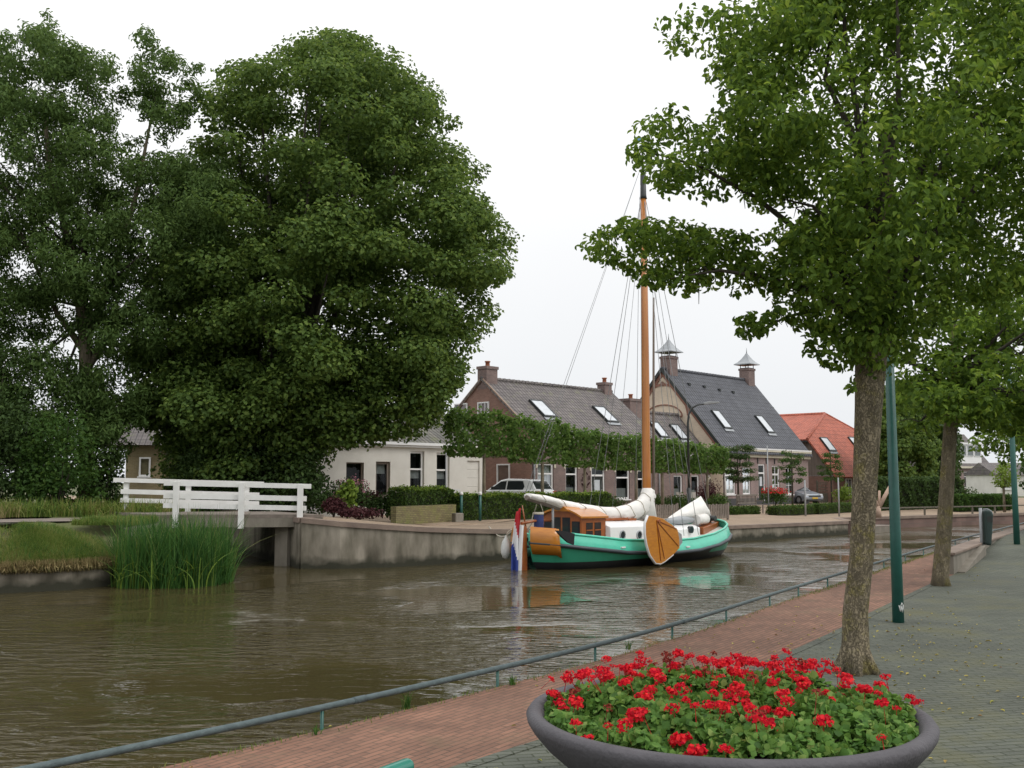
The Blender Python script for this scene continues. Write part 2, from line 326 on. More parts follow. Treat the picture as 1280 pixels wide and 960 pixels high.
def barkmat():
    m = mat('mossy_bark', (.34, .285, .19), (.15, .125, .08), 0.95, 11, 1.0, 34, stretch=(1, 1, .3)); t = m.node_tree; l = t.links.new
    b = t.nodes['Principled BSDF']; src = b.inputs['Base Color'].links[0].from_socket
    co = N(t, 'ShaderNodeTexCoord'); no = N(t, 'ShaderNodeTexNoise'); no.inputs['Scale'].default_value = 5; no.inputs['Detail'].default_value = 9; no.inputs['Roughness'].default_value = .75
    l(co.outputs['Object'], no.inputs['Vector']); mr = N(t, 'ShaderNodeMapRange'); mr.inputs['From Min'].default_value = .5; mr.inputs['From Max'].default_value = .62; mr.inputs['To Max'].default_value = .75
    l(no.outputs[0], mr.inputs[0]); mm = N(t, 'ShaderNodeMixRGB'); mm.inputs[2].default_value = (.27, .235, .06, 1); l(mr.outputs[0], mm.inputs[0]); l(src, mm.inputs[1]); l(mm.outputs[0], b.inputs['Base Color'])
    vo = N(t, 'ShaderNodeTexVoronoi', feature='DISTANCE_TO_EDGE'); vo.inputs['Scale'].default_value = 42; vm_ = N(t, 'ShaderNodeMapping'); vm_.inputs['Scale'].default_value = (1, 1, .28); l(co.outputs['Object'], vm_.inputs[0])
    nw = N(t, 'ShaderNodeTexNoise'); nw.inputs['Scale'].default_value = 14; nw.inputs['Detail'].default_value = 6; l(co.outputs['Object'], nw.inputs['Vector']); va = N(t, 'ShaderNodeMixRGB', blend_type='ADD'); va.inputs[0].default_value = .12; l(vm_.outputs[0], va.inputs[1]); l(nw.outputs['Color'], va.inputs[2]); l(va.outputs[0], vo.inputs['Vector'])
    rr = ramp(t, [(0.0, (.25, .24, .22)), (.16, (1, 1, 1))]); l(vo.outputs['Distance'], rr.inputs[0]); mu_ = N(t, 'ShaderNodeMixRGB', blend_type='MULTIPLY'); mu_.inputs[0].default_value = .4; l(mm.outputs[0], mu_.inputs[1]); l(rr.outputs[0], mu_.inputs[2]); l(mu_.outputs[0], b.inputs['Base Color'])
    for n in t.nodes:
        if n.type == 'BUMP': n.inputs['Distance'].default_value = .04; b2 = N(t, 'ShaderNodeBump'); b2.inputs['Strength'].default_value = .9; b2.inputs['Distance'].default_value = .02; l(rr.outputs[0], b2.inputs['Height']); l(n.outputs[0], b2.inputs['Normal']); l(b2.outputs[0], b.inputs['Normal']); break
    return m
M['mossy_bark'] = barkmat()
# water
m = bpy.data.materials.new('canal_water'); m.use_nodes = True; t = m.node_tree; l = t.links.new
b = t.nodes['Principled BSDF']; b.inputs['Base Color'].default_value = (.062, .05, .022, 1); b.inputs['Roughness'].default_value = 0.04; b.inputs['IOR'].default_value = 1.34
co = N(t, 'ShaderNodeTexCoord'); mp = N(t, 'ShaderNodeMapping'); mp.inputs['Scale'].default_value = (.42, 1.0, 1); mp.inputs['Rotation'].default_value = (0, 0, R(8)); l(co.outputs['Object'], mp.inputs[0])
n1 = N(t, 'ShaderNodeTexNoise'); n1.inputs['Scale'].default_value = 5.6; n1.inputs['Detail'].default_value = 3.0; n1.inputs['Distortion'].default_value = .6
n2 = N(t, 'ShaderNodeTexNoise'); n2.inputs['Scale'].default_value = 0.26; n2.inputs['Detail'].default_value = 3
l(mp.outputs[0], n1.inputs['Vector']); l(co.outputs['Object'], n2.inputs['Vector'])
mr = N(t, 'ShaderNodeMapRange'); mr.inputs['From Min'].default_value = .42; mr.inputs['From Max'].default_value = .6; mr.inputs['To Min'].default_value = .1; mr.inputs['To Max'].default_value = 2.2; l(n2.outputs[0], mr.inputs[0])
mu = N(t, 'ShaderNodeMath', operation='MULTIPLY'); l(n1.outputs[0], mu.inputs[0]); l(mr.outputs[0], mu.inputs[1])
bp = N(t, 'ShaderNodeBump'); bp.inputs['Strength'].default_value = 1.0; bp.inputs['Distance'].default_value = .052; l(mu.outputs[0], bp.inputs['Height']); l(bp.outputs[0], b.inputs['Normal'])
M['water'] = m

# ---------------------------------------------------------------- terrain, water, quays
WZ = -0.7
def zslot(x): return x
def sheet(name, rows, m, kind='structure'):
    """rows of equal-length point lists -> one grid surface"""
    mb = MB(); n = len(rows[0])
    mb.add([p for r in rows for p in r], [(i * n + k, i * n + k + 1, (i + 1) * n + k + 1, (i + 1) * n + k) for i in range(len(rows) - 1) for k in range(n - 1)], 0, True)
    o = mb.build(name, m)
    # horizontal sheets must face up
    me = o.data
    if sum(p.normal.z * p.area for p in me.polygons) < 0: me.flip_normals()
    o['kind'] = kind
    return o
mb = MB(); mb.add([(-400, -60, WZ), (500, -60, WZ), (500, 400, WZ), (-400, 400, WZ)], [(0, 1, 2, 3)])
o = mb.build('water', M['water']); o['kind'] = 'structure'
# near quay frame: a = along the quay, c = inland (to the right)
E0 = Vector((0.0, 8.48, 0)); UN = Vector((.5375, .8433, 0)).normalized(); NN = Vector((UN.y, -UN.x, 0))
QY = [-8, 3.5, 5.54, 6.93, 8.27, 9.36, 10.6, 11.9, 13.7, 16.3, 24.4, 29.35, 140]
QX = [-13.5, -4.25, -2.38, -1.2, -.16, .66, 1.5, 2.31, 3.35, 4.92, 9.85, 13.0, 84.4]
def Q(a, c, z=0.0):
    y = E0.y + UN.y * a; x = sum(float(np.interp(y + d, QY, QX)) for d in (-.8, -.4, 0, .4, .8)) / 5
    return (x + NN.x * c, y + NN.y * c, z)
RED = 1.3
WALL_A = 12.6
def ramp_z(a): return 0.36 * max(0.0, min(1.0, (a - 12.8) / 7.0))
As = list(np.arange(-14, 24, .5)) + [24, 26, 30, 40, 60, 90, 150]
sheet('pavement', [[Q(a, c, ramp_z(a) if c > 0 else 0) for a in As] for c in (RED, 2.0, 4, 8, 14, 30, 120)], M['pave_grey'])
sheet('path', [[Q(a, c, -0.002 - 0.0 * a) for a in list(np.arange(-14, 24, .5)) + [24, 26, 30, 40, 60]] for c in (-.02, .4, .9, RED)], M['pave_red'])
# kerb course between the two pavings, and the near quay wall under the brick path
mb = MB()
for a in np.arange(-13, 11.5, .5):
    p = [Q(a + .005, RED - .045, 0), Q(a + .495, RED - .045, 0), Q(a + .495, RED + .045, 0), Q(a + .005, RED + .045, 0)]
    mb.add([(x, y, -.05) for x, y, z in p] + [(x, y, .006) for x, y, z in p], [(4, 5, 6, 7), (0, 1, 5, 4), (1, 2, 6, 5), (2, 3, 7, 6), (3, 0, 4, 7)])
o = mb.build('kerb', M['pave_grey']); o['kind'] = 'structure'
mb = MB(); aq = list(np.arange(-14, 24, .5)) + [24, 30, 60]
mb.add([Q(a, c, z) for a in aq for c, z in ((-.03, -2.2), (.25, -2.2), (.25, -.03), (-.03, -.03))], [(i * 4 + k, i * 4 + (k + 1) % 4, i * 4 + 4 + (k + 1) % 4, i * 4 + 4 + k) for i in range(len(aq) - 1) for k in range(4)])
tag(mb.build('quay_wall', M['quay_concrete']), 'low concrete quay edge under the red brick path', 'wall')
# raised low wall between pavement and waterside path, from behind the second tree
WP = [Q(12.5, .62), Q(12.5, 1.34)]
def wall_line(a, c, z): return Q(a, c, z)
mb = MB()
zt = .33
for (a0, a1) in ((12.6, 15.6), (15.6, 20), (20, 26), (26, 34), (34, 50)):
    mb.prism([(1.02, -.3), (RED, -.3), (RED, zt), (1.02, zt)], lambda c, z: Q(a0 + .004, c, z), lambda c, z: Q(a1 - .004, c, z))
lw = thing('low_wall', 'low concrete parapet wall beginning behind the second tree along the path', 'wall')
mb.build('wall', M['concrete'], lw)
mb = MB()
for a in np.arange(12.55, 50, 1.0):
    mb.prism([(1.0, zt), (RED + .04, zt), (RED + .04, zt + .05), (1.0, zt + .05)], lambda c, z: Q(a, c, z), lambda c, z: Q(a + .99, c, z))
mb.build('coping', M['concrete_cap'], lw, bevel=.012)
# step wedge beside the wall
mb = MB()
mb.add([Q(12.9, RED, -.1), Q(15.8, RED, -.1), Q(15.8, RED, .34), Q(12.9, RED, .02), Q(12.9, RED + .14, -.1), Q(15.8, RED + .14, -.1), Q(15.8, RED + .14, .34), Q(12.9, RED + .14, .02)],
       [(0, 1, 2, 3), (4, 7, 6, 5), (3, 2, 6, 7), (0, 3, 7, 4), (1, 5, 6, 2)])
mb.build('ramp_kerb', M['concrete'], lw)

# far quay
FQ = [(-5.65, 28.15, .64), (-4.6, 28.1, .54), (-3.43, 28.5, .44), (-2.4, 29.3, .34), (-1.32, 30.3, .26), (-.48, 31.2, .2), (3.6, 35.6, .04), (8.01, 40.3, -.08), (14.96, 46.7, -.12), (15.4, 47.6, -.12), (15.9, 51.0, -.12), (17.96, 52.2, -.12), (26.1, 57.5, -.12), (45, 68, -.1), (90, 90, 0), (260, 150, 0)]
side = [(-7.6, 31.9, .64), (-13.5, 42.7, .5), (-30, 74, .3), (-60, 130, .2)]
line = [(*p,) for p in side[::-1]] + FQ
def inland(i, dist):
    a = Vector(line[max(i - 1, 0)][:2]); b_ = Vector(line[min(i + 1, len(line) - 1)][:2]); d = (b_ - a).normalized()
    return Vector((-d.y, d.x)) * dist
rows = [[], [], [], [], []]
nn_const = Vector((-.62, .78))
for i, (x, y, z) in enumerate(line):
    fan = {4: (.5, .86), 5: (.3, .95), 6: (.1, .99), 7: (-.1, .99), 8: (-.3, .95), 9: (-.5, .87)}
    lim = 3.5 if i < 4 else (7 if i == 4 else 999)
    if i < len(side): dd = Vector((.88, .48))
    else: dd = Vector(fan.get(i, (-.62, .78)))
    for r, (dist, f) in enumerate(((0, 1), (1.5, .9), (5, .45), (9, .1), (30, 0))):
        q = Vector((x, y)) + dd * min(dist, lim * (.3 + .7 * r / 4))
        rows[r].append((q.x, q.y, z * f + .1 * (1 - f) - .004))
o = sheet('ground', rows, M['pave_far'])
mb = MB()   # land beyond, reaching the horizon
pts = [(x, y) for x, y, z in line]
poly = [(-57, 132), (-27, 76), (-9, 46), (-3.2, 36), (-3.5, 35), (-1.5, 37), (5, 45), (11, 52.5), (24, 64), (42, 75), (87, 98), (257, 158), (1500, 600), (1500, 2500), (-1500, 2500), (-900, 130)]
tri = tessellate_polygon([[Vector((x, y, 0)) for x, y in poly]])
mb.add([(x, y, -.06 if i < 12 else -.06) for i, (x, y) in enumerate(poly)], [tuple(t_) for t_ in tri])
o = mb.build('terrain', M['earth']); o['kind'] = 'structure'
if sum(p.normal.z * p.area for p in o.data.polygons) < 0: o.data.flip_normals()
# far quay wall
def ribbon_wall(name, line, thick, label, zb=-1.6, cap=.12, mw='quay_concrete', mc='concrete_cap', side_sign=1, over=.05):
    root = thing(name, label, 'wall')
    L2 = [Vector(p[:2]) for p in line]
    offs = []
    for i in range(len(L2)):
        ds = []
        if i > 0: ds.append((L2[i] - L2[i - 1]).normalized())
        if i < len(L2) - 1: ds.append((L2[i + 1] - L2[i]).normalized())
        d = sum(ds, Vector((0, 0))).normalized(); offs.append(Vector((-d.y, d.x)) * side_sign)
    def rib(o0, o1, z0f, z1f):
        m_ = MB()
        vs = []
        for p, of, q in zip(L2, offs, line):
            for oo, zz_ in ((o0, z0f(q[2])), (o1, z0f(q[2])), (o1, z1f(q[2])), (o0, z1f(q[2]))):
                w_ = p + of * oo; vs.append((w_.x, w_.y, zz_))
        fs = [(i * 4 + k, i * 4 + (k + 1) % 4, i * 4 + 4 + (k + 1) % 4, i * 4 + 4 + k) for i in range(len(L2) - 1) for k in range(4)]
        fs += [(0, 1, 2, 3), tuple(len(L2) * 4 - 4 + k for k in range(4))]
        return m_.add(vs, fs)
    rib(0, thick, lambda z: zb, lambda z: z - cap).build('wall', M[mw], root)
    rib(-over, thick + .02, lambda z: z - cap, lambda z: z + .012).build('coping', M[mc], root)
    return root
ribbon_wall('quay_wall', FQ[:9], .35, 'long stained concrete quay wall across the canal behind the boat')
ribbon_wall('quay_wall', FQ[9:14], .35, 'far brick-faced quay wall at the canal bend on the right', mw='brick_quay')
ribbon_wall('bridge_abutment', [(-13.5, 42.7, .6), (-7.6, 31.9, .64), (-5.72, 28.25, .64)], .4, 'concrete canal wall running back under the white footbridge', side_sign=-1 if False else 1)
# small landing stage in the recess and its pale forked timber
p = GP(1103, 659, -.45)
mb = MB(); mb.box(-1.0, 1.0, -.6, .6, -.25, .08); 
for i in range(5): mb.box(-1.0, 1.0, -.6 + i * .245, -.6 + i * .245 + .22, .083, .11, 1)
ls = thing('landing_stage', 'small low landing stage at the foot of the far quay step', 'jetty', (p.x - .2, p.y + .6, -.5), R(40)); mb.build('platform', [M['concrete'], M['wood_grey']], ls)
p = RP(1098, 647, 50.8); p.z = -.1
mb = MB(); mb.tube([(0, 0, 0), (0, 0, .55)], [.16, .13], 8); mb.tube([(0, 0, .45), (-.25, 0, 1.1), (-.34, 0, 1.5)], [.12, .09, .07], 8); mb.tube([(0, 0, .4), (.3, 0, .95), (.62, 0, 1.5)], [.12, .1, .09], 8); mb.tube([(0.05, 0, .5), (.12, .1, 1.3)], [.08, .06], 8)
tag(mb.build('forked_stump', mat('pale_wood', (.5, .36, .28), (.38, .27, .2), .8, 5), None, p), 'pale forked tree stump on the edge of the far quay', 'tree stump')
# low quay fences on the far quay right
def low_fence(p0, p1, n, h, label, m):
    root = thing('quay_rail', label, 'railing', p0); d = Vector(p1) - Vector(p0)
    MB().bar(Vector((0, 0, h)), d + Vector((0, 0, h)), .07, .07).build('rail', m, root)
    for i in range(n):
        q = d * (i / (n - 1)); MB().box(q.x - .04, q.x + .04, q.y - .04, q.y + .04, q.z - .05, h - .036).build('post', m, root)
low_fence((18.2, 52.8, -.12), (32, 61.4, -.12), 9, .42, 'low dark timber rail on posts along the far quay at right', M['wood_fence'])

# left bank, with path up to the bridge
LB = [(-120, 5), (-60, 12.0), (-30, 18.3), (-18, 20.7), (-10.64, 21.95), (-9.45, 22.6), (-8.97, 23.6), (-9.0, 25.2), (-9.35, 27.8), (-11.4, 31.2), (-17.2, 41.8), (-34, 74), (-64, 130)]
IN = [(0, 1), (-.12, .99), (-.15, .98), (-.15, .98), (-.3, .95), (-.75, .65), (-.97, .2), (-1, 0), (-.97, -.2), (-.9, -.4), (-.9, -.4), (-.9, -.4), (-.9, -.4)]
rows = []
for dist, z in ((0, -.16), (.25, -.06), (.9, .16), (1.8, .42), (2.6, .58), (5.5, .6), (9, .6), (80, .3), (900, 0)):
    rr_ = []
    for i, ((x, y), (ix, iy)) in enumerate(zip(LB, IN)):
        if dist > 9: q = (x - dist * .8 * (1 if i > 4 else .3), y + dist * .25 * (i / 6))
        else: q = (x + ix * dist, y + iy * dist)
        zb = z
        if i >= 8: zb = .6 if dist > .05 else .5
        if i == 7: zb = max(z, .3)
        rr_.append((q[0], q[1], zb))
    rows.append(rr_)
sheet('ground', rows, M['bank_earth'])
ribbon_wall('quay_wall', [(x, y, -.17) for x, y in LB[1:8]], .18, 'low concrete bank edging below the grass at left', side_sign=1, cap=.06, mc='concrete')
ribbon_wall('quay_wall', [(x, y, .5) for x, y in LB[7:11]], .3, 'concrete wall of the side canal left of the footbridge', side_sign=1, cap=.06, mc='concrete')
pl = [(-60, 14.5 + 3.2), (-30, 22.8), (-20, 24.8), (-14.5, 26.4), (-12.2, 27.9), (-10.3, 29.3)]
r0 = []; r1 = []
for i, (x, y) in enumerate(pl):
    d = (Vector(pl[min(i + 1, 5)]) - Vector(pl[max(i - 1, 0)])).normalized(); n_ = Vector((-d.y, d.x)); h = 1.25
    r0.append((x + n_.x * h, y + n_.y * h, .61)); r1.append((x - n_.x * h, y - n_.y * h, .61))
o = sheet('footpath', [r0, r1], M['path'])

# ---------------------------------------------------------------- leaves
def leaf_mesh(name, mt, parent, C, Nn, size, aspect=.55, fold=.25, kind=None, droop=None, seed=0):
    r = np.random.default_rng(seed + 5); n = len(C); C = np.asarray(C, float); Nn = np.asarray(Nn, float)
    Nn /= np.linalg.norm(Nn, axis=1, keepdims=True) + 1e-9
    T = r.normal(size=(n, 3))
    if droop is not None: T[:, 2] -= droop
    T -= Nn * (T * Nn).sum(1, keepdims=True); T /= np.linalg.norm(T, axis=1, keepdims=True) + 1e-9
    B = np.cross(Nn, T); s = (size * r.uniform(.65, 1.25, n))[:, None]
    hw = s * aspect * .5
    V = np.empty((n, 6, 3))
    V[:, 0] = C - T * s * .5; V[:, 3] = C + T * s * .5 - Nn * s * .12
    V[:, 1] = C - T * s * .2 + B * hw + Nn * hw * fold * 2; V[:, 2] = C + T * s * .18 + B * hw * .85 + Nn * hw * fold * 2
    V[:, 5] = C - T * s * .2 - B * hw + Nn * hw * fold * 2; V[:, 4] = C + T * s * .18 - B * hw * .85 + Nn * hw * fold * 2
    base = (np.arange(n) * 6)[:, None]
    Lp = np.concatenate([base + np.array([[0, 1, 2, 3]]), base + np.array([[0, 3, 4, 5]])], 1).reshape(-1)
    me = bpy.data.meshes.new(name); me.vertices.add(n * 6); me.vertices.foreach_set('co', V.reshape(-1))
    me.loops.add(n * 8); me.loops.foreach_set('vertex_index', Lp.astype(np.int32))
    me.polygons.add(n * 2); me.polygons.foreach_set('loop_start', (np.arange(n * 2) * 4).astype(np.int32))
    me.update(calc_edges=True)
    at = me.attributes.new('rnd', 'FLOAT', 'FACE')
    v = np.clip(r.normal(.45, .24, n), 0, 1); at.data.foreach_set('value', np.repeat(v, 2).astype(np.float32))
    me.materials.append(mt)
    o = bpy.data.objects.new(name, me); COL.objects.link(o)
    if parent: o.parent = parent
    if kind: o['kind'] = kind
    return o
def clump_pts(c, rad, n, r, hollow=.45, up=.6, flat=1.0):
    """points through an ellipsoid's outer volume with outward/up normals"""
    d = r.normal(size=(n, 3)); d /= np.linalg.norm(d, axis=1, keepdims=True)
    rr = (hollow + (1.08 - hollow) * r.random(n) ** .6) * (1 + .16 * np.sin(d[:, 0] * 5 + c[0] * 3) * np.cos(d[:, 2] * 6 + c[1]))
    P = np.asarray(c)[None] + d * rr[:, None] * np.asarray(rad)[None]
    Nn = d * 1.0 + np.array([0, 0, up]) + r.normal(size=(n, 3)) * .55
    return P, Nn
def inside(poly, x, y):
    c = False; j = len(poly) - 1
    for i in range(len(poly)):
        xi, yi = poly[i]; xj, yj = poly[j]
        if (yi > y) != (yj > y) and x < (xj - xi) * (y - yi) / (yj - yi) + xi: c = not c
        j = i
    return c
def edge_dist(poly, x, y):
    best = 1e9; j = len(poly) - 1
    for i in range(len(poly)):
        x0, y0 = poly[j]; x1, y1 = poly[i]; dx, dy = x1 - x0, y1 - y0
        t_ = max(0, min(1, ((x - x0) * dx + (y - y0) * dy) / (dx * dx + dy * dy + 1e-9)))
        best = min(best, math.hypot(x - x0 - t_ * dx, y - y0 - t_ * dy)); j = i
    return best
def outline_clumps(poly, Y, D, n, rmin, rmax, r, edge=.9, seedpts=None, mindist=.6):
    """fill the measured crown shape with leaf clumps that also spread in depth"""
    xs = [p[0] for p in poly]; ys = [p[1] for p in poly]; out = []; tries = 0; pl_ = []
    while len(out) < n and tries < 20000:
        tries += 1
        x = r.uniform(min(xs), max(xs)); y = r.uniform(min(ys), max(ys))
        if not inside(poly, x, y): continue
        ed = edge_dist(poly, x, y); rp = r.uniform(rmin, rmax)
        if ed < rp * edge:
            if ed < rmin * .55: continue
            rp = max(rmin * .6, ed / edge)
        dmax = D * math.sqrt(max(0.02, 1 - max(0, 1 - ed / (D * FPX / Y)) ** 2)) if D > 0 else 0
        dy = r.uniform(-1, 1) * dmax
        if any(math.hypot(math.hypot(x - a, y - b_), (dy - c_) * FPX / Y) < mindist * rp for a, b_, c_ in pl_): continue
        pl_.append((x, y, dy))
        P = RP(x, y, Y + dy); rw = rp * (Y + dy) / FPX
        out.append((np.array(P), rw))
    return out
def crown(name, mt, parent, clumps, dens, size, hollow=.45, flat=.75, up=.6, droop=.6, aspect=.55, seed=1, loc=(0, 0, 0), kind=None):
    r = np.random.default_rng(seed); Ps = []; Ns = []
    for c, rw in clumps:
        n = max(12, int(dens * rw * rw))
        P, Nn = clump_pts(c - np.array(loc), (rw, rw, rw * flat), n, r, hollow, up)
        Ps.append(P); Ns.append(Nn)
    return leaf_mesh(name, mt, parent, np.concatenate(Ps), np.concatenate(Ns), size, aspect=aspect, droop=droop, seed=seed, kind=kind)
def limbs(mb, base, clumps, r, n, r0, sag=.15, twig=True):
    idx = r.permutation(len(clumps))[:n]
    for i in idx:
        c, rw = clumps[i]; b0 = Vector(base) + Vector((0, 0, r.uniform(0, .9) * max(.3, (c[2] - base[2]) * .45)))
        e = Vector(c); mid = b0.lerp(e, .5) + Vector((r.normal() * .12, r.normal() * .12, -sag * (e - b0).length * .3 + .1))
        q1 = b0.lerp(mid, .5) + Vector((r.normal() * .05, 0, .08)); q2 = mid.lerp(e, .5) + Vector((0, r.normal() * .08, .04))
        mb.tube([b0, q1, mid, q2, e], [r0, r0 * .75, r0 * .5, r0 * .34, r0 * .12], 6, 1)
        if twig:
            for k in range(4):
                s_ = mid.lerp(e, r.uniform(.1, .9)); t_ = s_ + Vector(r.normal(size=3)) * rw * .7
                mb.tube([s_, s_.lerp(t_, .5) + Vector((0, 0, .05)), t_], [r0 * .2, r0 * .14, r0 * .06], 4, 1, cap=False)

# --- the near tree
r = np.random.default_rng(21)
T1 = GP(1070, 840, 0)
lobes = [
 ([(703, 318), (735, 286), (775, 268), (850, 270), (950, 285), (1010, 330), (1000, 390), (908, 374), (846, 372), (799, 363), (770, 338), (730, 334)], 95, 16, 32, .65, .3),
 ([(781, 182), (800, 130), (845, 128), (900, 130), (1000, 150), (1050, 250), (960, 262), (872, 256), (830, 252), (789, 226)], 70, 17, 36, .65, -.1),
 ([(806, 33), (830, 12), (900, -30), (1000, -90), (1100, -60), (1010, 130), (900, 122), (868, 84), (822, 66)], 70, 17, 36, .7, .1),
 ([(896, 412), (930, 390), (985, 378), (1004, 400), (960, 420), (930, 430)], 22, 11, 20, .35, -.2),
 ([(985, 388), (1040, 398), (1095, 415), (1112, 470), (1062, 496), (1035, 470), (1000, 444)], 36, 14, 26, .5, -.2),
 ([(880, 120), (1000, -90), (1290, -150), (1460, -20), (1460, 300), (1320, 385), (1180, 412), (1120, 445), (1090, 475), (1040, 440), (975, 385), (950, 280), (890, 200)], 420, 22, 50, 2.2, .2),
 ([(980, -70), (1290, -150), (1470, -20), (1470, 220), (1240, 230), (1060, 160), (1000, 60)], 170, 22, 44, 2.0, .2),
 ([(960, 270), (1060, 240), (1140, 300), (1140, 400), (1040, 425), (985, 385)], 70, 20, 36, 1.0, -.3),
 ([(1000, 380), (1060, 360), (1160, 380), (1170, 430), (1125, 470), (1075, 490), (1030, 460)], 40, 16, 28, .8, .1),
]
allc = []
for poly, n, a, b_, D, off in lobes: allc += outline_clumps(poly, T1.y + off, D, n, a, b_, r, mindist=.36)
near = thing('street_tree', 'large nearest street tree with mossy trunk behind the flower bowl', 'tree', T1, group='street trees on the near quay')
mb = MB()
top = RP(1089, 440, T1.y) - T1
path_ = [Vector((0, 0, -.05)), Vector((0, 0, .12)), Vector((.01, 0, .5)), top * .35, top * .6, top * .82, top, top + Vector((.12, .05, .9)), top + Vector((.3, .1, 2.2))]
mb.tube(path_, [.17, .118, .104, .1, .102, .115, .135, .09, .045], 24)
lc = [(c - np.array(T1), rw) for c, rw in allc]
limbs(mb, top - Vector((0, 0, .05)), lc[-300:], r, 12, .05)
for k in (3, 12, 110, 130, 185, 205, 250): limbs(mb, top + Vector((0, 0, .1)), [lc[k]], r, 1, .04, sag=-.25)
for k in range(6):
    a_ = 1.05 * k + .3; mb.tube([(math.cos(a_) * .05, math.sin(a_) * .05, .28), (math.cos(a_) * .12, math.sin(a_) * .12, .08), (math.cos(a_) * .21, math.sin(a_) * .21, -.03)], [.045, .05, .03], 8)
o = mb.build('trunk', [M['mossy_bark'], M['limb_bark']], near)
crown('crown', M['leaf_near'], near, allc, 1550, .068, hollow=.35, flat=.72, droop=1.0, aspect=.5, seed=3, loc=T1)
# --- second street tree and others further along the near quay
def street_tree(px, py, polys, label, D, dens, leaf, seed, n, rr_, trunk_r=.15, top_px=None, mt='leaf_near'):
    r = np.random.default_rng(seed); B = GP(px, py, 0) if isinstance(py, (int, float)) else Vector(py)
    th = thing('street_tree', label, 'tree', B, group='street trees on the near quay')
    cl = []
    for poly, k in zip(polys, n): cl += outline_clumps(poly, B.y, D, k, rr_[0], rr_[1], r, mindist=.5)
    mb = MB(); tp = (RP(*top_px, B.y) - B) if top_px else Vector((0, 0, 2.3))
    mb.tube([Vector((0, 0, -.05)), Vector((0, 0, .15)), tp * .3, tp * .7, tp, tp + Vector((.1, 0, 1.2))], [trunk_r * 1.3, trunk_r, trunk_r * .92, trunk_r * .85, trunk_r * .8, trunk_r * .35], 14)
    limbs(mb, tp - Vector((0, 0, .1)), [(c - np.array(B), q) for c, q in cl], r, min(18, len(cl)), .06)
    mb.build('trunk', [M['mossy_bark'], M['limb_bark']], th)
    crown('crown', M[mt], th, cl, dens, leaf, hollow=.35, flat=.7, droop=.9, seed=seed, loc=B)
    return th
street_tree(1176, 732, [[(1078, 430), (1150, 370), (1290, 330), (1420, 380), (1420, 520), (1300, 548), (1240, 556), (1205, 540), (1160, 548), (1120, 538), (1092, 505)]],
            'second street tree with yellow moss at its foot beside the wall end', 2.6, 1300, .1, 8, [120], (16, 34), .125, (1190, 500))
street_tree(1420, (15.9, 26.5, .36), [[(1192, 566), (1225, 536), (1290, 500), (1420, 380), (1560, 430), (1560, 560), (1400, 575), (1290, 578), (1262, 584), (1240, 596), (1212, 588)], [(1225, 470), (1290, 430), (1400, 430), (1400, 560), (1250, 570)]],
            'street tree past the bin, its low crown hanging over the far lamp post', 2.6, 700, .12, 9, [90, 50], (14, 34), .14, None)

# --- linden and ash across the side canal
r = np.random.default_rng(5)
lind_poly = [(268, 78), (300, 62), (338, 70), (355, 50), (385, 28), (440, 36), (485, 52), (522, 84), (545, 112), (572, 148), (582, 185), (606, 190), (602, 240), (618, 268), (648, 272), (640, 312), (632, 360), (622, 395), (598, 430), (580, 470), (562, 505), (545, 530), (535, 552), (480, 556), (440, 565), (410, 585), (400, 630), (300, 640), (215, 640), (200, 560), (165, 530), (175, 400), (195, 280), (225, 170), (250, 110)]
LT = Vector((-8.3, 39.0, .3))
lc = outline_clumps(lind_poly, 39.0, 5.5, 430, 22, 52, r, mindist=.6, edge=.75)
lc += outline_clumps([(330, 440), (560, 430), (575, 480), (540, 545), (480, 562), (430, 568), (412, 600), (408, 640), (330, 645)], 37.5, 2.2, 90, 20, 40, r, mindist=.5, edge=.7)
lc += outline_clumps([(165, 400), (340, 380), (340, 640), (215, 640), (205, 560), (160, 520)], 38.0, 2.5, 80, 22, 44, r, mindist=.5, edge=.7)
lin = thing('linden_tree', 'huge dense rounded tree behind the white footbridge', 'tree', LT)
mb = MB(); mb.tube([(0, 0, -.2), (0, 0, .4), (.1, 0, 3), (0, 0, 6), (.2, 0, 10), (.3, 0, 14)], [.62, .5, .42, .36, .25, .1], 14)
limbs(mb, Vector((0, 0, 3)), [(c - np.array(LT), q) for c, q in lc], r, 34, .16, twig=False)
mb.build('trunk', [M['bark'], M['limb_bark']], lin)
crown('crown', M['leaf_linden'], lin, lc, 430, .155, hollow=.35, flat=.55, up=1.0, droop=.5, aspect=.75, seed=12, loc=LT)
# ash: loose, feathery, with gaps
ash_polys = [
 ([(-120, 40), (-20, 34), (20, 36), (42, 6), (62, 10), (80, 42), (120, 58), (150, 70), (175, 130), (190, 200), (165, 260), (150, 330), (160, 420), (130, 470), (60, 430), (-120, 450), (-130, 300)], 360, 12, 32, 2.8),
 ([(160, 95), (166, 22), (184, 24), (202, 54), (240, 78), (255, 72), (262, 110), (235, 160), (205, 190), (175, 170)], 60, 9, 20, 1.2),
 ([(120, 200), (215, 180), (290, 190), (300, 260), (270, 330), (215, 400), (190, 520), (150, 600), (90, 560), (110, 400)], 150, 12, 30, 2.6),
 ([(-120, 400), (60, 420), (140, 470), (160, 560), (150, 620), (80, 620), (-90, 610)], 130, 16, 36, 2.4),
]
AT = Vector((-14.9, 36.6, .6)); ac = []
for poly, n, a, b_, D in ash_polys: ac += outline_clumps(poly, 36.2, D, n, a, b_, r, mindist=.55)
ash = thing('ash_tree', 'tall feathery loose-crowned tree at the far left edge', 'tree', AT)
mb = MB(); tp = RP(107, 420, 36.6) - AT
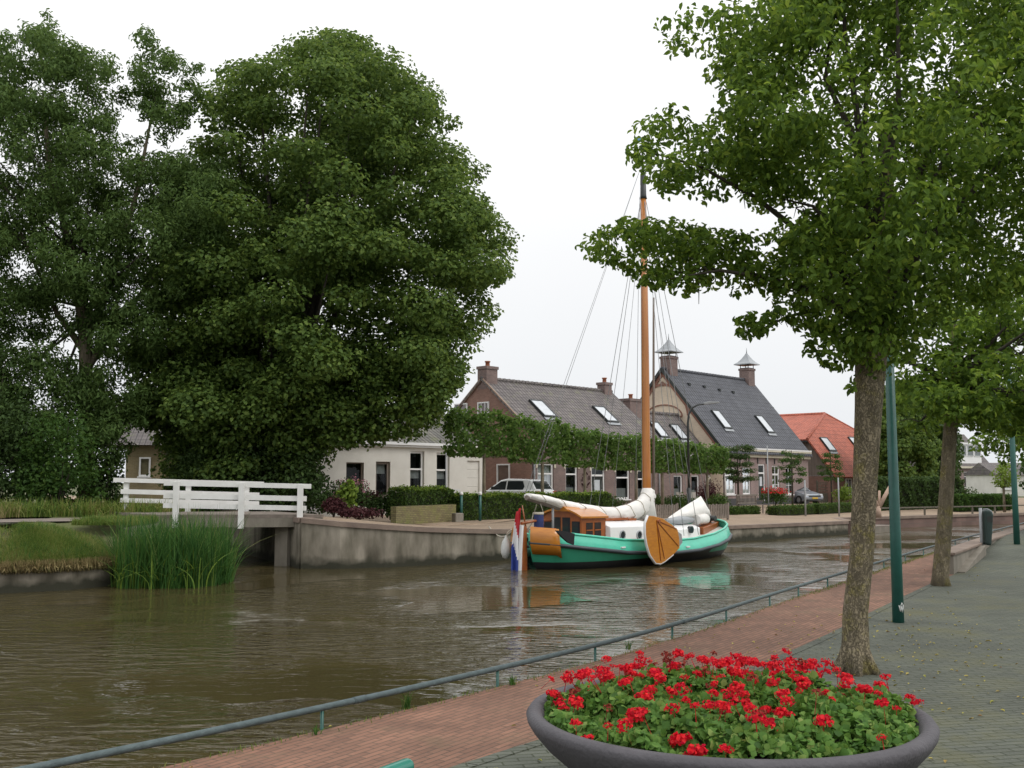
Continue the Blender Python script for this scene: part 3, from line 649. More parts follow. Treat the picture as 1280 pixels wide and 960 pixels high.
mb.tube([(0, 0, -.2), (.0, 0, 1), tp * .5, tp, tp + Vector((-.5, 0, 2.5)), tp + Vector((-1.6, 0, 6.5)), tp + Vector((-1.9, 0, 9))], [.34, .27, .24, .22, .16, .09, .03], 12)
mb.tube([tp, tp + Vector((.7, 0, 1.5)), tp + Vector((1.6, 0, 5)), tp + Vector((2.3, 0, 9.4))], [.18, .14, .09, .02], 8)
mb.tube([tp * .8, tp + Vector((.9, .3, .3)), tp + Vector((2.8, .3, 3))], [.14, .1, .04], 8)
mb.tube([tp * .9, tp + Vector((-1.2, .3, .9)), tp + Vector((-2.8, .3, 4.2))], [.14, .09, .03], 8)
limbs(mb, tp + Vector((0, 0, .5)), [(c - np.array(AT), q) for c, q in ac], r, 22, .06, twig=True)
mb.build('trunk', [M['bark'], M['limb_bark']], ash)
crown('crown', M['leaf_ash'], ash, ac, 640, .165, hollow=.15, flat=.8, up=.5, droop=1.2, aspect=.36, seed=14, loc=AT)
# bushes at the left behind the path, and dark shrubs behind the bridge
def bush(name, label, cat, polys, Y, D, n, rr_, dens, leaf, mt, seed, base=None, group=None, droop=.5, aspect=.6):
    r = np.random.default_rng(seed); cl = []
    for poly, k in zip(polys, n): cl += outline_clumps(poly, Y, D, k, rr_[0], rr_[1], r, mindist=.45)
    cxx = sum(c[0] for c, _ in cl) / len(cl); B = Vector((cxx, Y, base if base is not None else .1))
    th = thing(name, label, cat, B, group=group)
    mb = MB()
    for c, q in cl[::3]:
        e_ = Vector(c) - B; mb.tube([Vector((e_.x * .15, e_.y * .3, -.05)), e_ * .5 + Vector((0, 0, .05)), e_], [.035, .025, .01], 5, cap=False)
    mb.build('stem', M['limb_bark'], th)
    crown('foliage', M[mt], th, cl, dens, leaf, hollow=.3, flat=.85, droop=droop, aspect=aspect, seed=seed, loc=B)
    return th
bush('shrub', 'overgrown green bush with bright fresh shoots left of the footbridge', 'bush', [[(30, 520), (90, 500), (125, 540), (135, 640), (10, 640)]], 33.0, 1.0, [34], (14, 30), 420, .13, 'leaf_mid', 31, .6)
bush('shrub', 'dark bush at the left picture edge under the loose-crowned tree', 'bush', [[(-80, 400), (20, 430), (60, 560), (60, 640), (-80, 640)]], 34.0, 1.2, [75], (16, 36), 420, .13, 'leaf_dark', 32, .6)
bush('shrub', 'dark bush between the loose-crowned tree and the bridge left end', 'bush', [[(110, 600), (125, 560), (150, 560), (160, 642), (110, 642)]], 35.5, .8, [18], (12, 24), 420, .13, 'leaf_dark', 33, .5)
bush('shrub', 'dark hedge-like bush mass directly behind the white bridge railing', 'bush', [[(222, 565), (300, 540), (400, 545), (414, 600), (410, 645), (330, 648), (190, 645), (205, 612)]], 37.0, 1.4, [80], (16, 32), 420, .14, 'leaf_dark', 34, .4)
# ---------------------------------------------------------------- houses
P0 = Vector((1.02, 54.0, .1)); HA = math.atan2(.73, .68); UU = Vector((.6815, .7318)); NV = Vector((-.7318, .6815))
def HW(t_, s_, z): q = Vector(P0[:2]) + UU * t_ + NV * s_; return Vector((q.x, q.y, z))
def FS(px, py, s_):
    """photo pixel on the facade plane s -> (t, z) of the street frame, z above P0"""
    d = ray(px, py); o_ = Vector((0, 0, EYE)); n_ = Vector((NV.x, NV.y, 0)); pt = HW(0, s_, 0)
    k = (pt - o_).dot(n_) / d.dot(n_); q = o_ + d * k
    return (Vector(q[:2]) - Vector(P0[:2])).dot(UU), q.z - P0.z
def GS(px, py, t0):
    d = ray(px, py); o_ = Vector((0, 0, EYE)); n_ = Vector((UU.x, UU.y, 0)); pt = HW(t0, 0, 0)
    k = (pt - o_).dot(n_) / d.dot(n_); q = o_ + d * k
    return (Vector(q[:2]) - Vector(P0[:2])).dot(NV), q.z - P0.z
def fwall(mb, t0, t1, z0, z1, s_, holes, depth=.2, m=0):
    xs = sorted({t0, t1, *[h[0] for h in holes], *[h[1] for h in holes]}); zs = sorted({z0, z1, *[h[2] for h in holes], *[h[3] for h in holes]})
    for i in range(len(xs) - 1):
        for j in range(len(zs) - 1):
            cxm, czm = (xs[i] + xs[i + 1]) / 2, (zs[j] + zs[j + 1]) / 2
            if any(h[0] < cxm < h[1] and h[2] < czm < h[3] for h in holes): continue
            mb.add([(xs[i], s_, zs[j]), (xs[i + 1], s_, zs[j]), (xs[i + 1], s_, zs[j + 1]), (xs[i], s_, zs[j + 1])], [(0, 1, 2, 3)], m)
    for a, b_, c, d in holes:
        mb.add([(a, s_, c), (b_, s_, c), (b_, s_, d), (a, s_, d), (a, s_ + depth, c), (b_, s_ + depth, c), (b_, s_ + depth, d), (a, s_ + depth, d)], [(0, 4, 5, 1), (1, 5, 6, 2), (2, 6, 7, 3), (3, 7, 4, 0)], m)
def window(parent, a0, a1, z0, z1, pl, mode='f', nx=1, nz=1, fr=.07, fm='white_clean', curtain=None, transom=None, sill=True, rec=.07, name='window', bar=.035):
    T = (lambda a, b_, c: (a, pl + rec + b_, c)) if mode == 'f' else (lambda a, b_, c: (pl + rec + b_, a, c))
    mb = MB()
    mb.box(a0, a0 + fr, 0, .08, z0, z1, 0, T); mb.box(a1 - fr, a1, 0, .08, z0, z1, 0, T)
    mb.box(a0 + fr, a1 - fr, 0, .08, z0, z0 + fr, 0, T); mb.box(a0 + fr, a1 - fr, 0, .08, z1 - fr, z1, 0, T)
    if transom: mb.box(a0 + fr, a1 - fr, -.01, .07, transom - .04, transom + .04, 0, T)
    for i in range(1, nx): c = a0 + (a1 - a0) * i / nx; mb.box(c - bar / 2, c + bar / 2, .01, .06, z0 + fr, z1 - fr, 0, T)
    for i in range(1, nz): c = z0 + (z1 - z0) * i / nz; mb.box(a0 + fr, a1 - fr, .012, .058, c - bar / 2, c + bar / 2, 0, T)
    wf = mb.build(name, M[fm], parent)
    mb = MB(); q = [T(a0 + fr, .045, z0 + fr), T(a1 - fr, .045, z0 + fr), T(a1 - fr, .045, z1 - fr), T(a0 + fr, .045, z1 - fr)]; mb.add(q, [(0, 1, 2, 3)])
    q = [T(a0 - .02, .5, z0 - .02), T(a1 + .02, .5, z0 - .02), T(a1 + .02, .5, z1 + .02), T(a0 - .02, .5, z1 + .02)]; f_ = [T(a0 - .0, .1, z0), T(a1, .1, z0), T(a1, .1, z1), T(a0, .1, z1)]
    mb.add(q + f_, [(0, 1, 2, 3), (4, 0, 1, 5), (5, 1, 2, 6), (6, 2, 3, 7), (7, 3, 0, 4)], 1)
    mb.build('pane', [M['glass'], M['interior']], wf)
    if curtain:
        c0, c1 = curtain; mb = MB(); n = 14
        vs = [T(a0 + fr + (a1 - a0 - 2 * fr) * i / n, .16 + .03 * (i % 2), z0 + (z1 - z0) * c) for c in (c0, c1) for i in range(n + 1)]
        mb.add(vs, [(i, i + 1, n + 2 + i, n + 1 + i) for i in range(n)]); mb.build('curtain', M['curtain'], wf)
    if sill:
        mb = MB(); mb.box(a0 - .06, a1 + .06, -rec - .06, .0, z0 - .07, z0 - .002, 0, T); mb.build('sill', M['white_clean'], wf)
    return wf
def door(parent, a0, a1, z0, z1, pl, transom, color='dark_paint', fr=.1, rec=.07, glazed=True):
    T = lambda a, b_, c: (a, pl + rec + b_, c)
    mb = MB(); mb.box(a0, a0 + fr, -.02, .09, z0, z1, 0, T); mb.box(a1 - fr, a1, -.02, .09, z0, z1, 0, T); mb.box(a0 + fr, a1 - fr, -.02, .09, z1 - fr, z1, 0, T); mb.box(a0 + fr, a1 - fr, -.03, .09, transom - .05, transom + .05, 0, T)
    d = mb.build('door_frame', M['white_clean'], parent)
    mb = MB(); mb.box(a0 + fr, a1 - fr, .02, .07, z0, transom - .05, 0, T)
    for k in (0, 1):
        w_ = (a1 - a0 - 2 * fr); mb.box(a0 + fr + w_ * (.16 + .42 * k), a0 + fr + w_ * (.42 + .42 * k), .005, .02, z0 + .2, z0 + .75, 0, T)
    mb.box(a1 - fr - .14, a1 - fr - .09, -.03, .02, z0 + 1.0, z0 + 1.12, 1, T)
    if glazed: mb.box(a0 + fr + .22 * (a1 - a0), a1 - fr - .22 * (a1 - a0), .008, .02, z0 + 1.0, transom - .25, 2, T)
    mb.build('door_leaf', [M[color], M['zinc'], M['skylight_glass']], d)
    mb = MB(); mb.box(a0 + fr, a1 - fr, .03, .04, transom + .05, z1 - fr, 0, T); mb.build('pane', M['dark_glass'], d)
def skylight(parent, t_, zc, sl0, wd=.75, ht=1.1, name='skylight'):
    """sl0: (s at z0, z0, ds, dz) unit slope direction of the front roof plane"""
    s0, z0, ds, dz = sl0; k = (zc - z0) / dz; s_ = s0 + ds * k; nrm = Vector((0, -dz, ds))
    def T(a, b_, c): q = Vector((t_ + a, s_ + ds * b_, zc + dz * b_)) + nrm * c; return (q.x, q.y, q.z)
    f = MB(); f.box(-wd / 2 - .07, wd / 2 + .07, -ht / 2 - .1, -ht / 2, .0, .14, 0, T); f.box(-wd / 2 - .07, wd / 2 + .07, ht / 2, ht / 2 + .07, .0, .14, 0, T)
    f.box(-wd / 2 - .07, -wd / 2, -ht / 2, ht / 2, .0, .14, 0, T); f.box(wd / 2, wd / 2 + .07, -ht / 2, ht / 2, .0, .14, 0, T)
    f.box(-wd / 2 - .12, wd / 2 + .12, -ht / 2 - .32, -ht / 2 - .1, .045, .06, 1, T)
    o_ = f.build(name, [M['dark_metal'], M['zinc']], parent)
    g_ = MB(); g_.box(-wd / 2, wd / 2, -ht / 2, ht / 2, .05, .11, 0, T); g_.build('pane', M['skylight_glass'], o_)
def chimney(parent, t_, s_, z0, z1, w=.75, d=.6, mt='brick_row', pot=True):
    mb = MB(); mb.box(t_ - w / 2, t_ + w / 2, s_ - d / 2, s_ + d / 2, z0, z1); mb.box(t_ - w / 2 - .05, t_ + w / 2 + .05, s_ - d / 2 - .05, s_ + d / 2 + .05, z1 - .14, z1 + .02)
    c = mb.build('chimney', M[mt], parent)
    if pot: MB().lathe([(.13, z1 + .02), (.12, z1 + .25), (.16, z1 + .27), (.16, z1 + .33), (.02, z1 + .34)], (t_, s_, 0), 12).build('chimney_pot', M['pot'], c)
    return c
def roof(parent, t0, t1, s0, s1, sr, ze, zr, mt, over=.3, th=.1, ze1=None, ridge=True):
    ze1 = ze if ze1 is None else ze1
    k0 = (zr - ze) / (sr - s0); k1 = (zr - ze1) / (s1 - sr)
    mb = MB()
    mb.prism([(s0 - over, ze - k0 * over), (sr, zr), (sr, zr + th), (s0 - over, ze - k0 * over + th)], lambda s_, z: (t0, s_, z), lambda s_, z: (t1, s_, z))
    mb.prism([(s1 + over, ze1 - k1 * over), (sr + .003, zr), (sr + .003, zr + th), (s1 + over, ze1 - k1 * over + th)], lambda s_, z: (t0, s_, z), lambda s_, z: (t1, s_, z))
    if ridge:
        n = int((t1 - t0) / .38)
        for i in range(n):
            a = t0 + (t1 - t0) * i / n; b_ = t0 + (t1 - t0) * (i + .96) / n
            mb.tube([(a, sr, zr + th - .01), (b_, sr, zr + th + .0)], [.11, .135], 8, 0)
    o_ = mb.build('roof', M[mt], parent)
    dl = math.hypot(1, k0)
    return o_, (s0, ze + th, 1 / dl, k0 / dl)
def fascia(parent, t0, t1, s_, z, h=.22, mt='white_clean', name='gutter'):
    mb = MB(); mb.box(t0, t1, s_ - .16, s_ - .004, z - h, z); mb.box(t0, t1, s_ - .26, s_ - .16, z - .1, z + .03)
    return mb.build(name, M[mt], parent)
# --- row house (long brown block with pantiles)
row = thing('row_house', 'long brick row of houses with grey-brown pantile roof behind the boat', 'house', P0, HA)
SG = [0, 0]
ze, zr, dep, sr = 4.05, 7.05, 7.2, 3.6
holes = []; wins = []
for (x0, x1, y0, y1, kind) in [(672, 692, 582, 630, 'w'), (707, 722, 583, 630, 'w'), (739, 756, 586, 640, 'd'), (770, 787, 588, 632, 'w'), (797, 806, 590, 632, 'w')]:
    t0, zz = FS(x0, (y0), 0); t1, _ = FS(x1, y0, 0); z1 = FS((x0 + x1) / 2, y0 - 3, 0)[1]; z0 = FS((x0 + x1) / 2, y1, 0)[1] if kind == 'w' else .0
    z0 = max(z0, 0 if kind == 'd' else .55)
    holes.append((t0, t1, z0, z1)); wins.append(kind)
mb = MB(); fwall(mb, 0, 11.4, -.3, ze, 0, holes)
mb.add([(11.4, 0, -.3), (11.4, dep, -.3), (11.4, dep, ze), (11.4, sr, zr), (11.4, 0, ze)], [(0, 1, 2, 3, 4)]); mb.add([(0, dep, -.3), (11.4, dep, -.3), (11.4, dep, ze), (0, dep, ze)], [(0, 1, 2, 3)])
mb.build('wall', M['brick_row'], row)
mb = MB()
gp = [(0, -.3), (dep, -.3), (dep, ze), (sr, zr), (0, ze)]
mb.prism(gp, lambda s_, z: (-.02, s_, z), lambda s_, z: (.22, s_, z)); mb.build('gable_wall', M['brick_gable'], row)
mb = MB()   # pale verge boards
for (sa, za, sb, zb) in ((-.3, ze - .25, sr, zr), (dep + .3, ze - .25, sr, zr)):
    mb.bar((-.07, sa, za + .06), (-.07, sb, zb + .08), .07, .16)
mb.build('verge_board', mat('verge', (.36, .26, .2), None, .8, 4), row)
for h, k in zip(holes, wins):
    if k == 'd': door(row, *h, 0, h[3] - .5)
    else: window(row, *h, 0, 'f', 1, 1, .1, curtain=(.0, 1.0) if h is holes[0] else (0, .35), transom=h[3] - .55)
mb = MB()    # painted lintel blocks and pilaster strips
for h in holes:
    for xx in (h[0] - .16, h[1] + .02): MB().box(xx, xx + .14, -.03, -.003, h[3] - .25, h[3] + .12).build('lintel_block', M['cream'], row)

for (x0, x1, y0, y1) in [(569, 585, 505, 524), (598, 612, 503, 526), (622, 638, 580, 628)]:
    a, z1 = GS(x0, y0, 0); b_, _ = GS(x1, y0, 0); _, z0 = GS((x0 + x1) / 2, y1, 0)
    window(row, min(a, b_), max(a, b_), z0, z1, -.09, 'g', 3 if x0 == 598 else 1, 1, .07, curtain=(0, .8) if x0 == 622 else None, rec=0.0)
rf, slp = roof(row, -.12, 11.5, 0, dep, sr, ze, zr, 'tile_row')
fascia(row, -.1, 11.5, 0, ze - .05, .38)
chimney(rf, .4, sr, zr - .5, zr + .75, .85, .7); chimney(rf, 10.8, sr, zr - .5, zr + .6, .7, .6)
def roof_hit(px, py, slp):
    s0, z0, ds, dz = slp     # intersect ray with roof plane
    n_l = Vector((0, -dz, ds)); nw = Vector((UU.x * 0 + NV.x * n_l.y, NV.y * n_l.y, n_l.z)); pt = HW(0, s0, P0.z + z0)
    o_ = Vector((0, 0, EYE)); d = ray(px, py); k = (pt - o_).dot(nw) / d.dot(nw); q = o_ + d * k
    return (Vector(q[:2]) - Vector(P0[:2])).dot(UU), q.z - P0.z
for px, py in ((678, 512), (756, 519)):
    t_, z_ = roof_hit(px, py, slp); skylight(rf, t_, z_, slp, .95, 1.35)
for t_ in (.02, 11.2): MB().tube([(t_ + .1, -.08, -.1), (t_ + .1, -.08, ze - .4)], .045, 8).build('downpipe', M['zinc'], row)
mb = MB(); tt = [(764, 600)]
for px, py, s_ in ((731, 603, .3), (731, 600, .22)): pass
wt, wz = FS(731, 600, 0)
for k in range(60):
    a = k * .9; mb.tube([(wt + .3 * math.cos(a), -.05 - .03 * math.sin(a * 3), wz + .38 * math.sin(a)), (wt + .34 * math.cos(a + .5), -.08, wz + .42 * math.sin(a + .5))], .03, 4)
tag(mb.build('wreath', M['leaf_red'], None, P0, HA), 'brown twig wreath hanging on the brick wall beside the dark door', 'wreath')
# --- lower house between the row and the dark-roofed house
low = thing('row_house', 'lower set-back house with mossy roof between row and dark-roofed house', 'house', P0, HA)
s_l, r_l, ze2, zr2 = .9, 3.3, 3.25, 5.9
holes = []; kinds = []
for (x0, x1, y0, y1, k) in [(842, 853, 594, 622, 'w'), (864, 874, 594, 625, 'w'), (882, 893, 594, 632, 'd')]:
    t0, _ = FS(x0, y0, s_l); t1, _ = FS(x1, y0, s_l); z1 = FS((x0 + x1) / 2, y0, s_l)[1]; z0 = FS((x0 + x1) / 2, y1, s_l)[1]
    holes.append((t0, t1, 0 if k == 'd' else max(.4, z0), z1)); kinds.append(k)
mb = MB(); fwall(mb, 11.42, 18.4, -.3, ze2, s_l, holes); mb.add([(11.42, 6, -.3), (18.4, 6, -.3), (18.4, 6, ze2), (11.42, 6, ze2)], [(0, 1, 2, 3)])
mb.build('wall', M['brick_row'], low)
for h, k in zip(holes, kinds):
    if k == 'd': door(low, *h, s_l, h[3] - .35)
    else: window(low, *h, s_l, 'f', 1, 1, .09, curtain=(0, .4))
rf, slp = roof(low, 11.52, 18.38, s_l, 5.9, r_l, ze2, zr2, 'tile_row', .25)
fascia(low, 11.52, 18.38, s_l, ze2 - .05, .28)
chimney(rf, 13.1, r_l, zr2 - .4, zr2 + .85, 1.2, .8)
for px, py in ((823, 538), (848, 541)):
    t_, z_ = roof_hit(px, py, slp); skylight(rf, t_, z_, slp, .8, 1.2)
# --- dark slate-grey roofed house with yellow gable
D0, D1, DS, DR, DZE, DZR = 18.5, 30.2, 9.1, 4.55, 3.72, 9.15
dk = thing('brick_house', 'tall house with blue-grey roof, yellow brick gable and two capped chimneys', 'house', P0, HA)
holes = []; kinds = []
for (x0, x1, y0, y1, k) in [(907, 919, 584, 618, 'w'), (928, 938, 584, 618, 'w'), (947.5, 956, 580, 626, 'd'), (965, 974.5, 582, 618, 'w'), (982, 991, 584, 618, 'w')]:
    t0, _ = FS(x0, y0, 0); t1, _ = FS(x1, y0, 0); z1 = FS((x0 + x1) / 2, y0, 0)[1]; z0 = FS((x0 + x1) / 2, y1, 0)[1]
    holes.append((t0, t1, .25 if k == 'd' else z0, z1)); kinds.append(k)
mb = MB(); fwall(mb, D0, D1, .45, DZE, 0, holes); fwall(mb, D0, D1, -.3, .45, -.02, [(h[0], h[1], h[2], .45) for h, k in zip(holes, kinds) if k == 'd'], m=1)
mb.add([(D1, 0, -.3), (D1, DS, -.3), (D1, DS, DZE), (D1, DR, DZR), (D1, 0, DZE)], [(0, 1, 2, 3, 4)]); mb.add([(D0, DS, -.3), (D1, DS, -.3), (D1, DS, DZE), (D0, DS, DZE)], [(0, 1, 2, 3)])
mb.build('wall', [M['brick_pale'], mat('plinth', (.07, .07, .075), None, .9, 3)], dk)
mb = MB(); mb.prism([(0, -.3), (DS, -.3), (DS, DZE), (DR, DZR), (0, DZE)], lambda s_, z: (D0 - .03, s_, z), lambda s_, z: (D0 + .22, s_, z)); mb.build('gable_wall', M['brick_yellow'], dk)
mb = MB()   # pinkish brick verge bands and arch mouldings on the gable
for (sa, za, sb, zb) in ((-.1, DZE - .1, DR, DZR - .02), (DS + .1, DZE - .1, DR, DZR - .02)):
    mb.bar((D0 - .07, sa, za - .2), (D0 - .07, sb, zb - .2), .06, .26)
def arc(cx_, cz, rx, rz, a0, a1, wd):
    P_ = [(D0 - .06, cx_ + rx * math.cos(a), cz + rz * math.sin(a)) for a in np.linspace(a0, a1, 18)]
    for a, b_ in zip(P_, P_[1:]): mb.bar(a, b_, .05, wd)
arc(DR, 5.6, 2.05, 2.55, R(8), R(172), .16); arc(DR, 5.9, 1.55, .85, R(0), R(180), .08); mb.bar((D0 - .06, DR - 1.55, 5.9), (D0 - .06, DR + 1.55, 5.9), .05, .07)
mb.build('gable_moulding', mat('moulding', (.3, .15, .11), None, .85, 5), dk)
mb = MB(); mb.add([(D0 - .1, DR + .16 * math.cos(a), DZR - .95 + .16 * math.sin(a)) for a in np.linspace(0, 6.28, 13)[:-1]], [tuple(range(12))]); mb.build('gable_ornament', M['brick_gable'], dk)
for h, k in zip(holes, kinds):
    if k == 'd': door(dk, *h, 0, h[3] - .62)
    else: window(dk, *h, 0, 'f', 2, 3, .09, curtain=(0, .78), transom=h[2] + (h[3] - h[2]) * .7)
rf, slp = roof(dk, D0 - .18, D1 + .15, 0, DS, DR, DZE, DZR, 'tile_dark', .3)
mb = MB()
for sa, sb in ((-.32, DR), (DS + .32, DR)): mb.bar((D0 - .2, sa, DZE - .3), (D0 - .2, sb, DZR + .05), .05, .2)
mb.build('verge_board', M['dark_paint'], dk)
fascia(dk, D0 - .1, D1 + .1, 0, DZE - .04, .5, 'cream'); fascia(dk, D0 - .1, D1 + .1, -.0, DZE + .05, .1, 'white_clean', 'gutter')
mb = MB()
for x_ in np.arange(D0 + 1.0, D1 - .5, 1.15): mb.box(x_ - .04, x_ + .04, -.05, -.003, DZE - .95, DZE - .56)
mb.build('wall_anchor', M['dark_metal'], dk)
mb = MB(); mb.tube([(D0 + .15, -.1, -.1), (D0 + .15, -.1, DZE - .4)], .06, 8); mb.build('downpipe', M['white_clean'], dk)
for tc_, sgn in ((D0 + .75, 1), (D1 - .55, 1)):
    c = chimney(rf, tc_, DR, DZR - .6, DZR + .95, .92, .8, 'brick_row', False)
    mb = MB(); z_ = DZR + .97
    for a in (-.38, .38):
        for b_ in (-.33, .33): mb.tube([(tc_ + a, DR + b_, z_), (tc_ + a, DR + b_, z_ + .32)], .03, 6)
    mb.box(tc_ - .42, tc_ + .42, DR - .36, DR + .36, z_ + .003, z_ + .05)
    mb.build('cap_posts', M['dark_metal'], c)
    mb = MB(); n = 4; prof = [(1.02, .28), (1.0, .34), (.7, .5), (.42, .74), (.2, 1.0), (.05, 1.2)]
    vs = [(tc_ + q * math.cos(R(45) + k * math.pi / 2), DR + q * math.sin(R(45) + k * math.pi / 2), z_ + zz) for q, zz in prof for k in range(4)]
    mb.add(vs, [(i * 4 + k, i * 4 + (k + 1) % 4, i * 4 + 4 + (k + 1) % 4, i * 4 + 4 + k) for i in range(len(prof) - 1) for k in range(4)] + [(0, 1, 2, 3), (20, 21, 22, 23)])
    mb.tube([(tc_, DR, z_ + 1.15), (tc_, DR, z_ + 1.6)], [.04, .015], 6)
    mb.build('chimney_cap', M['zinc'], c)
mb = MB()
for px, py in ((861, 481), (880, 484), (899, 488), (916, 491)):
    t_, z_ = roof_hit(px, py, slp); k = (z_ - slp[1]) / slp[3]; mb.box(t_ - .12, t_ + .12, slp[0] + slp[2] * k - .1, slp[0] + slp[2] * k + .1, z_ - .05, z_ + .12)
mb.build('roof_vent', M['dark_metal'], rf)
for px, py in ((901, 525), (955, 531)):
    t_, z_ = roof_hit(px, py, slp); skylight(rf, t_, z_, slp, .85, 1.5)
# --- red-roofed house
rd = thing('red_roofed_house', 'house with bright orange-red hipped tile roof and grey boarded side', 'house', P0, HA)
C0, C1, CM = 34.2, 46.8, 40.5
zl, zh, za = 2.2, 4.7, 7.05; sh, sa_, sb_ = 1.9, 3.65, 12.5
V = {'fl': (C0 - .3, -.3, zl - .35), 'fr': (C1 + .3, -.3, zl - .35), 'ul': (C0 - .3, sh, zh), 'ur': (C1 + .3, sh, zh), 'ap': (CM, sa_, za), 'bk': (CM, sb_, za), 'bl': (C0 - .3, sb_, zh), 'br': (C1 + .3, sb_, zh)}
mb = MB()
def thickface(vs, th=.12):
    a, b_, c = Vector(vs[0]), Vector(vs[1]), Vector(vs[2]); n_ = (b_ - a).cross(c - a).normalized()
    if n_.z < 0: n_ = -n_
    k = len(vs); mb.add([Vector(v) for v in vs] + [Vector(v) + n_ * th for v in vs], [tuple(range(k)), tuple(range(k, 2 * k))] + [(i, (i + 1) % k, k + (i + 1) % k, k + i) for i in range(k)])
thickface([V['fl'], V['fr'], V['ur'], V['ap'], V['ul']]); thickface([V['ul'], V['ap'], V['bk'], V['bl']]); thickface([V['ur'], V['br'], V['bk'], V['ap']])
mb.tube([Vector(V['ap']) + Vector((0, 0, .12)), Vector(V['bk']) + Vector((0, 0, .12))], .14, 8); mb.tube([Vector(V['ul']) + Vector((0, 0, .1)), Vector(V['ap']) + Vector((0, 0, .12))], .12, 8); mb.tube([Vector(V['ur']) + Vector((0, 0, .1)), Vector(V['ap']) + Vector((0, 0, .12))], .12, 8)
rf = mb.build('roof', M['tile_red'], rd)
mb = MB(); mb.prism([(0.05, 2.0), (sb_, 2.0), (sb_, zh - .05), (sh + .1, zh - .05), (.05, zl)], lambda s_, z: (C0 - .04, s_, z), lambda s_, z: (C0 + .2, s_, z))
for s_ in np.arange(.2, sb_, .18): mb.box(C0 - .055, C0 - .04, s_, s_ + .02, 2.05, min(zh - .08, zl + (s_) * 1.3))
mb.build('boarded_gable', M['wood_grey'], rd)
mb = MB(); mb.box(C0, C1, .05, sb_, -.3, 1.995); mb.build('wall', M['brick_gable'], rd)
s1_, z1_ = GS(1006, 600, C0)
window(rd, 3.2, 4.4, .7, 1.85, C0 - .1, 'g', 2, 1, .07, rec=0)
for tt_ in (36.2, 38.5, 42): window(rd, tt_, tt_ + 1.0, .6, 1.8, .05 - .1, 'f', 2, 1, .07, rec=0)
dl = math.hypot(1.0, (zh - zl) / sh); slp = (0, zl + .1, 1 / dl, (zh - zl) / sh / dl)
# the front slope of this roof
A_, B_, C_ = Vector(V['fl']), Vector(V['fr']), Vector(V['ul']); kk = (C_.z - A_.z) / (C_.y - A_.y); dl = math.hypot(1, kk); slp = (A_.y, A_.z + .12 * dl, 1 / dl, kk / dl)
for px, py in ((1034, 556), (1069, 555)):
    t_, z_ = roof_hit(px, py, slp); skylight(rf, t_, z_, slp, 1.1, 1.2)
mb = MB(); mb.box(C0 - .5, C0 - .3, sh, sb_, zh - .12, zh + .02); mb.build('gutter', M['dark_metal'], rd)
# --- white rendered house left, partly hidden by the big tree
wh = thing('white_house', 'low white rendered house with tall windows half hidden by the large tree', 'house', P0, HA)
ws, w0, w1, wze, wzr = 1.15, -14.5, -2.42, 3.35, 5.15
holes = []; items = []
for (x0, x1, y0, y1, k) in [(433, 455, 578, 622, 'g'), (470, 488, 577, 622, 'd'), (513, 530.5, 564, 614, 'w'), (546, 562, 566, 614, 'w')]:
    t0, _ = FS(x0, y0, ws); t1, _ = FS(x1, y0, ws); z1 = FS((x0 + x1) / 2, y0, ws)[1]; z0 = FS((x0 + x1) / 2, y1, ws)[1]
    holes.append((t0, t1, z0, z1)); items.append(k)
gt0, gt1 = FS(584, 575, ws)[0], w1 - .25
holes.append((gt0, gt1, 0, FS(594, 576, ws)[1])); items.append('garage')
mb = MB(); fwall(mb, w0, w1, -.3, wze, ws, holes)
mb.add([(w1, ws, -.3), (w1, ws + 7, -.3), (w1, ws + 7, wze), (w1, ws + 3.2, wzr), (w1, ws, wze)], [(0, 1, 2, 3, 4)]); mb.add([(w0, ws, -.3), (w0, ws + 7, -.3), (w0, ws + 7, wze), (w0, ws + 3.2, wzr), (w0, ws, wze)], [(0, 1, 2, 3, 4)])
mb.build('wall', M['render_white'], wh)
for h, k in zip(holes, items):
    if k == 'garage':
        mb = MB()
        for i in range(6): mb.box(h[0], h[1], ws + .08, ws + .12, h[2] + i * (h[3] - h[2]) / 6 + .008, h[2] + (i + 1) * (h[3] - h[2]) / 6)
        mb.build('garage_door', M['render_white'], wh)
    elif k == 'g': window(wh, *h, ws, 'f', 1, 1, .06, 'wood_grey', rec=.12, sill=False)
    elif k == 'd': window(wh, *h, ws, 'f', 1, 1, .12, 'wood_grey', curtain=(.66, .97), rec=.1, sill=True, name='glazed_door')
    else: window(wh, *h, ws, 'f', 1, 1, .1, 'white_clean', curtain=(.32, .52), transom=h[2] + .55 * (h[3] - h[2]), rec=.12)
rf, slp = roof(wh, w0 - .1, w1 + .15, ws, ws + 7, ws + 3.2, wze + .05, wzr, 'tile_white_house', .2)
fascia(wh, w0 - .1, w1 + .1, ws, wze + .0, .2)
# --- ochre house glimpsed behind the left trees
oc = thing('ochre_house', 'ochre brick house with one small white window glimpsed between the left trees', 'house', RP(188, 600, 52) * 1 - Vector((0, 0, 1.5)), R(8))
mb = MB(); mb.box(-1.2, 3.4, 0, 6, -.3, 3.5); mb.build('wall', M['brick_ochre'], oc)
oc.location.z = 0
mb = MB(); mb.prism([(-.4, 3.45), (3.0, 5.6), (6.4, 3.45)], lambda y, z: (-3.0, y, z), lambda y, z: (5.5, y, z)); mb.build('roof', M['tile_row'], oc)
window(oc, -.55, .0, 1.9, 2.85, -.1, 'f', 1, 1, .08, rec=0)
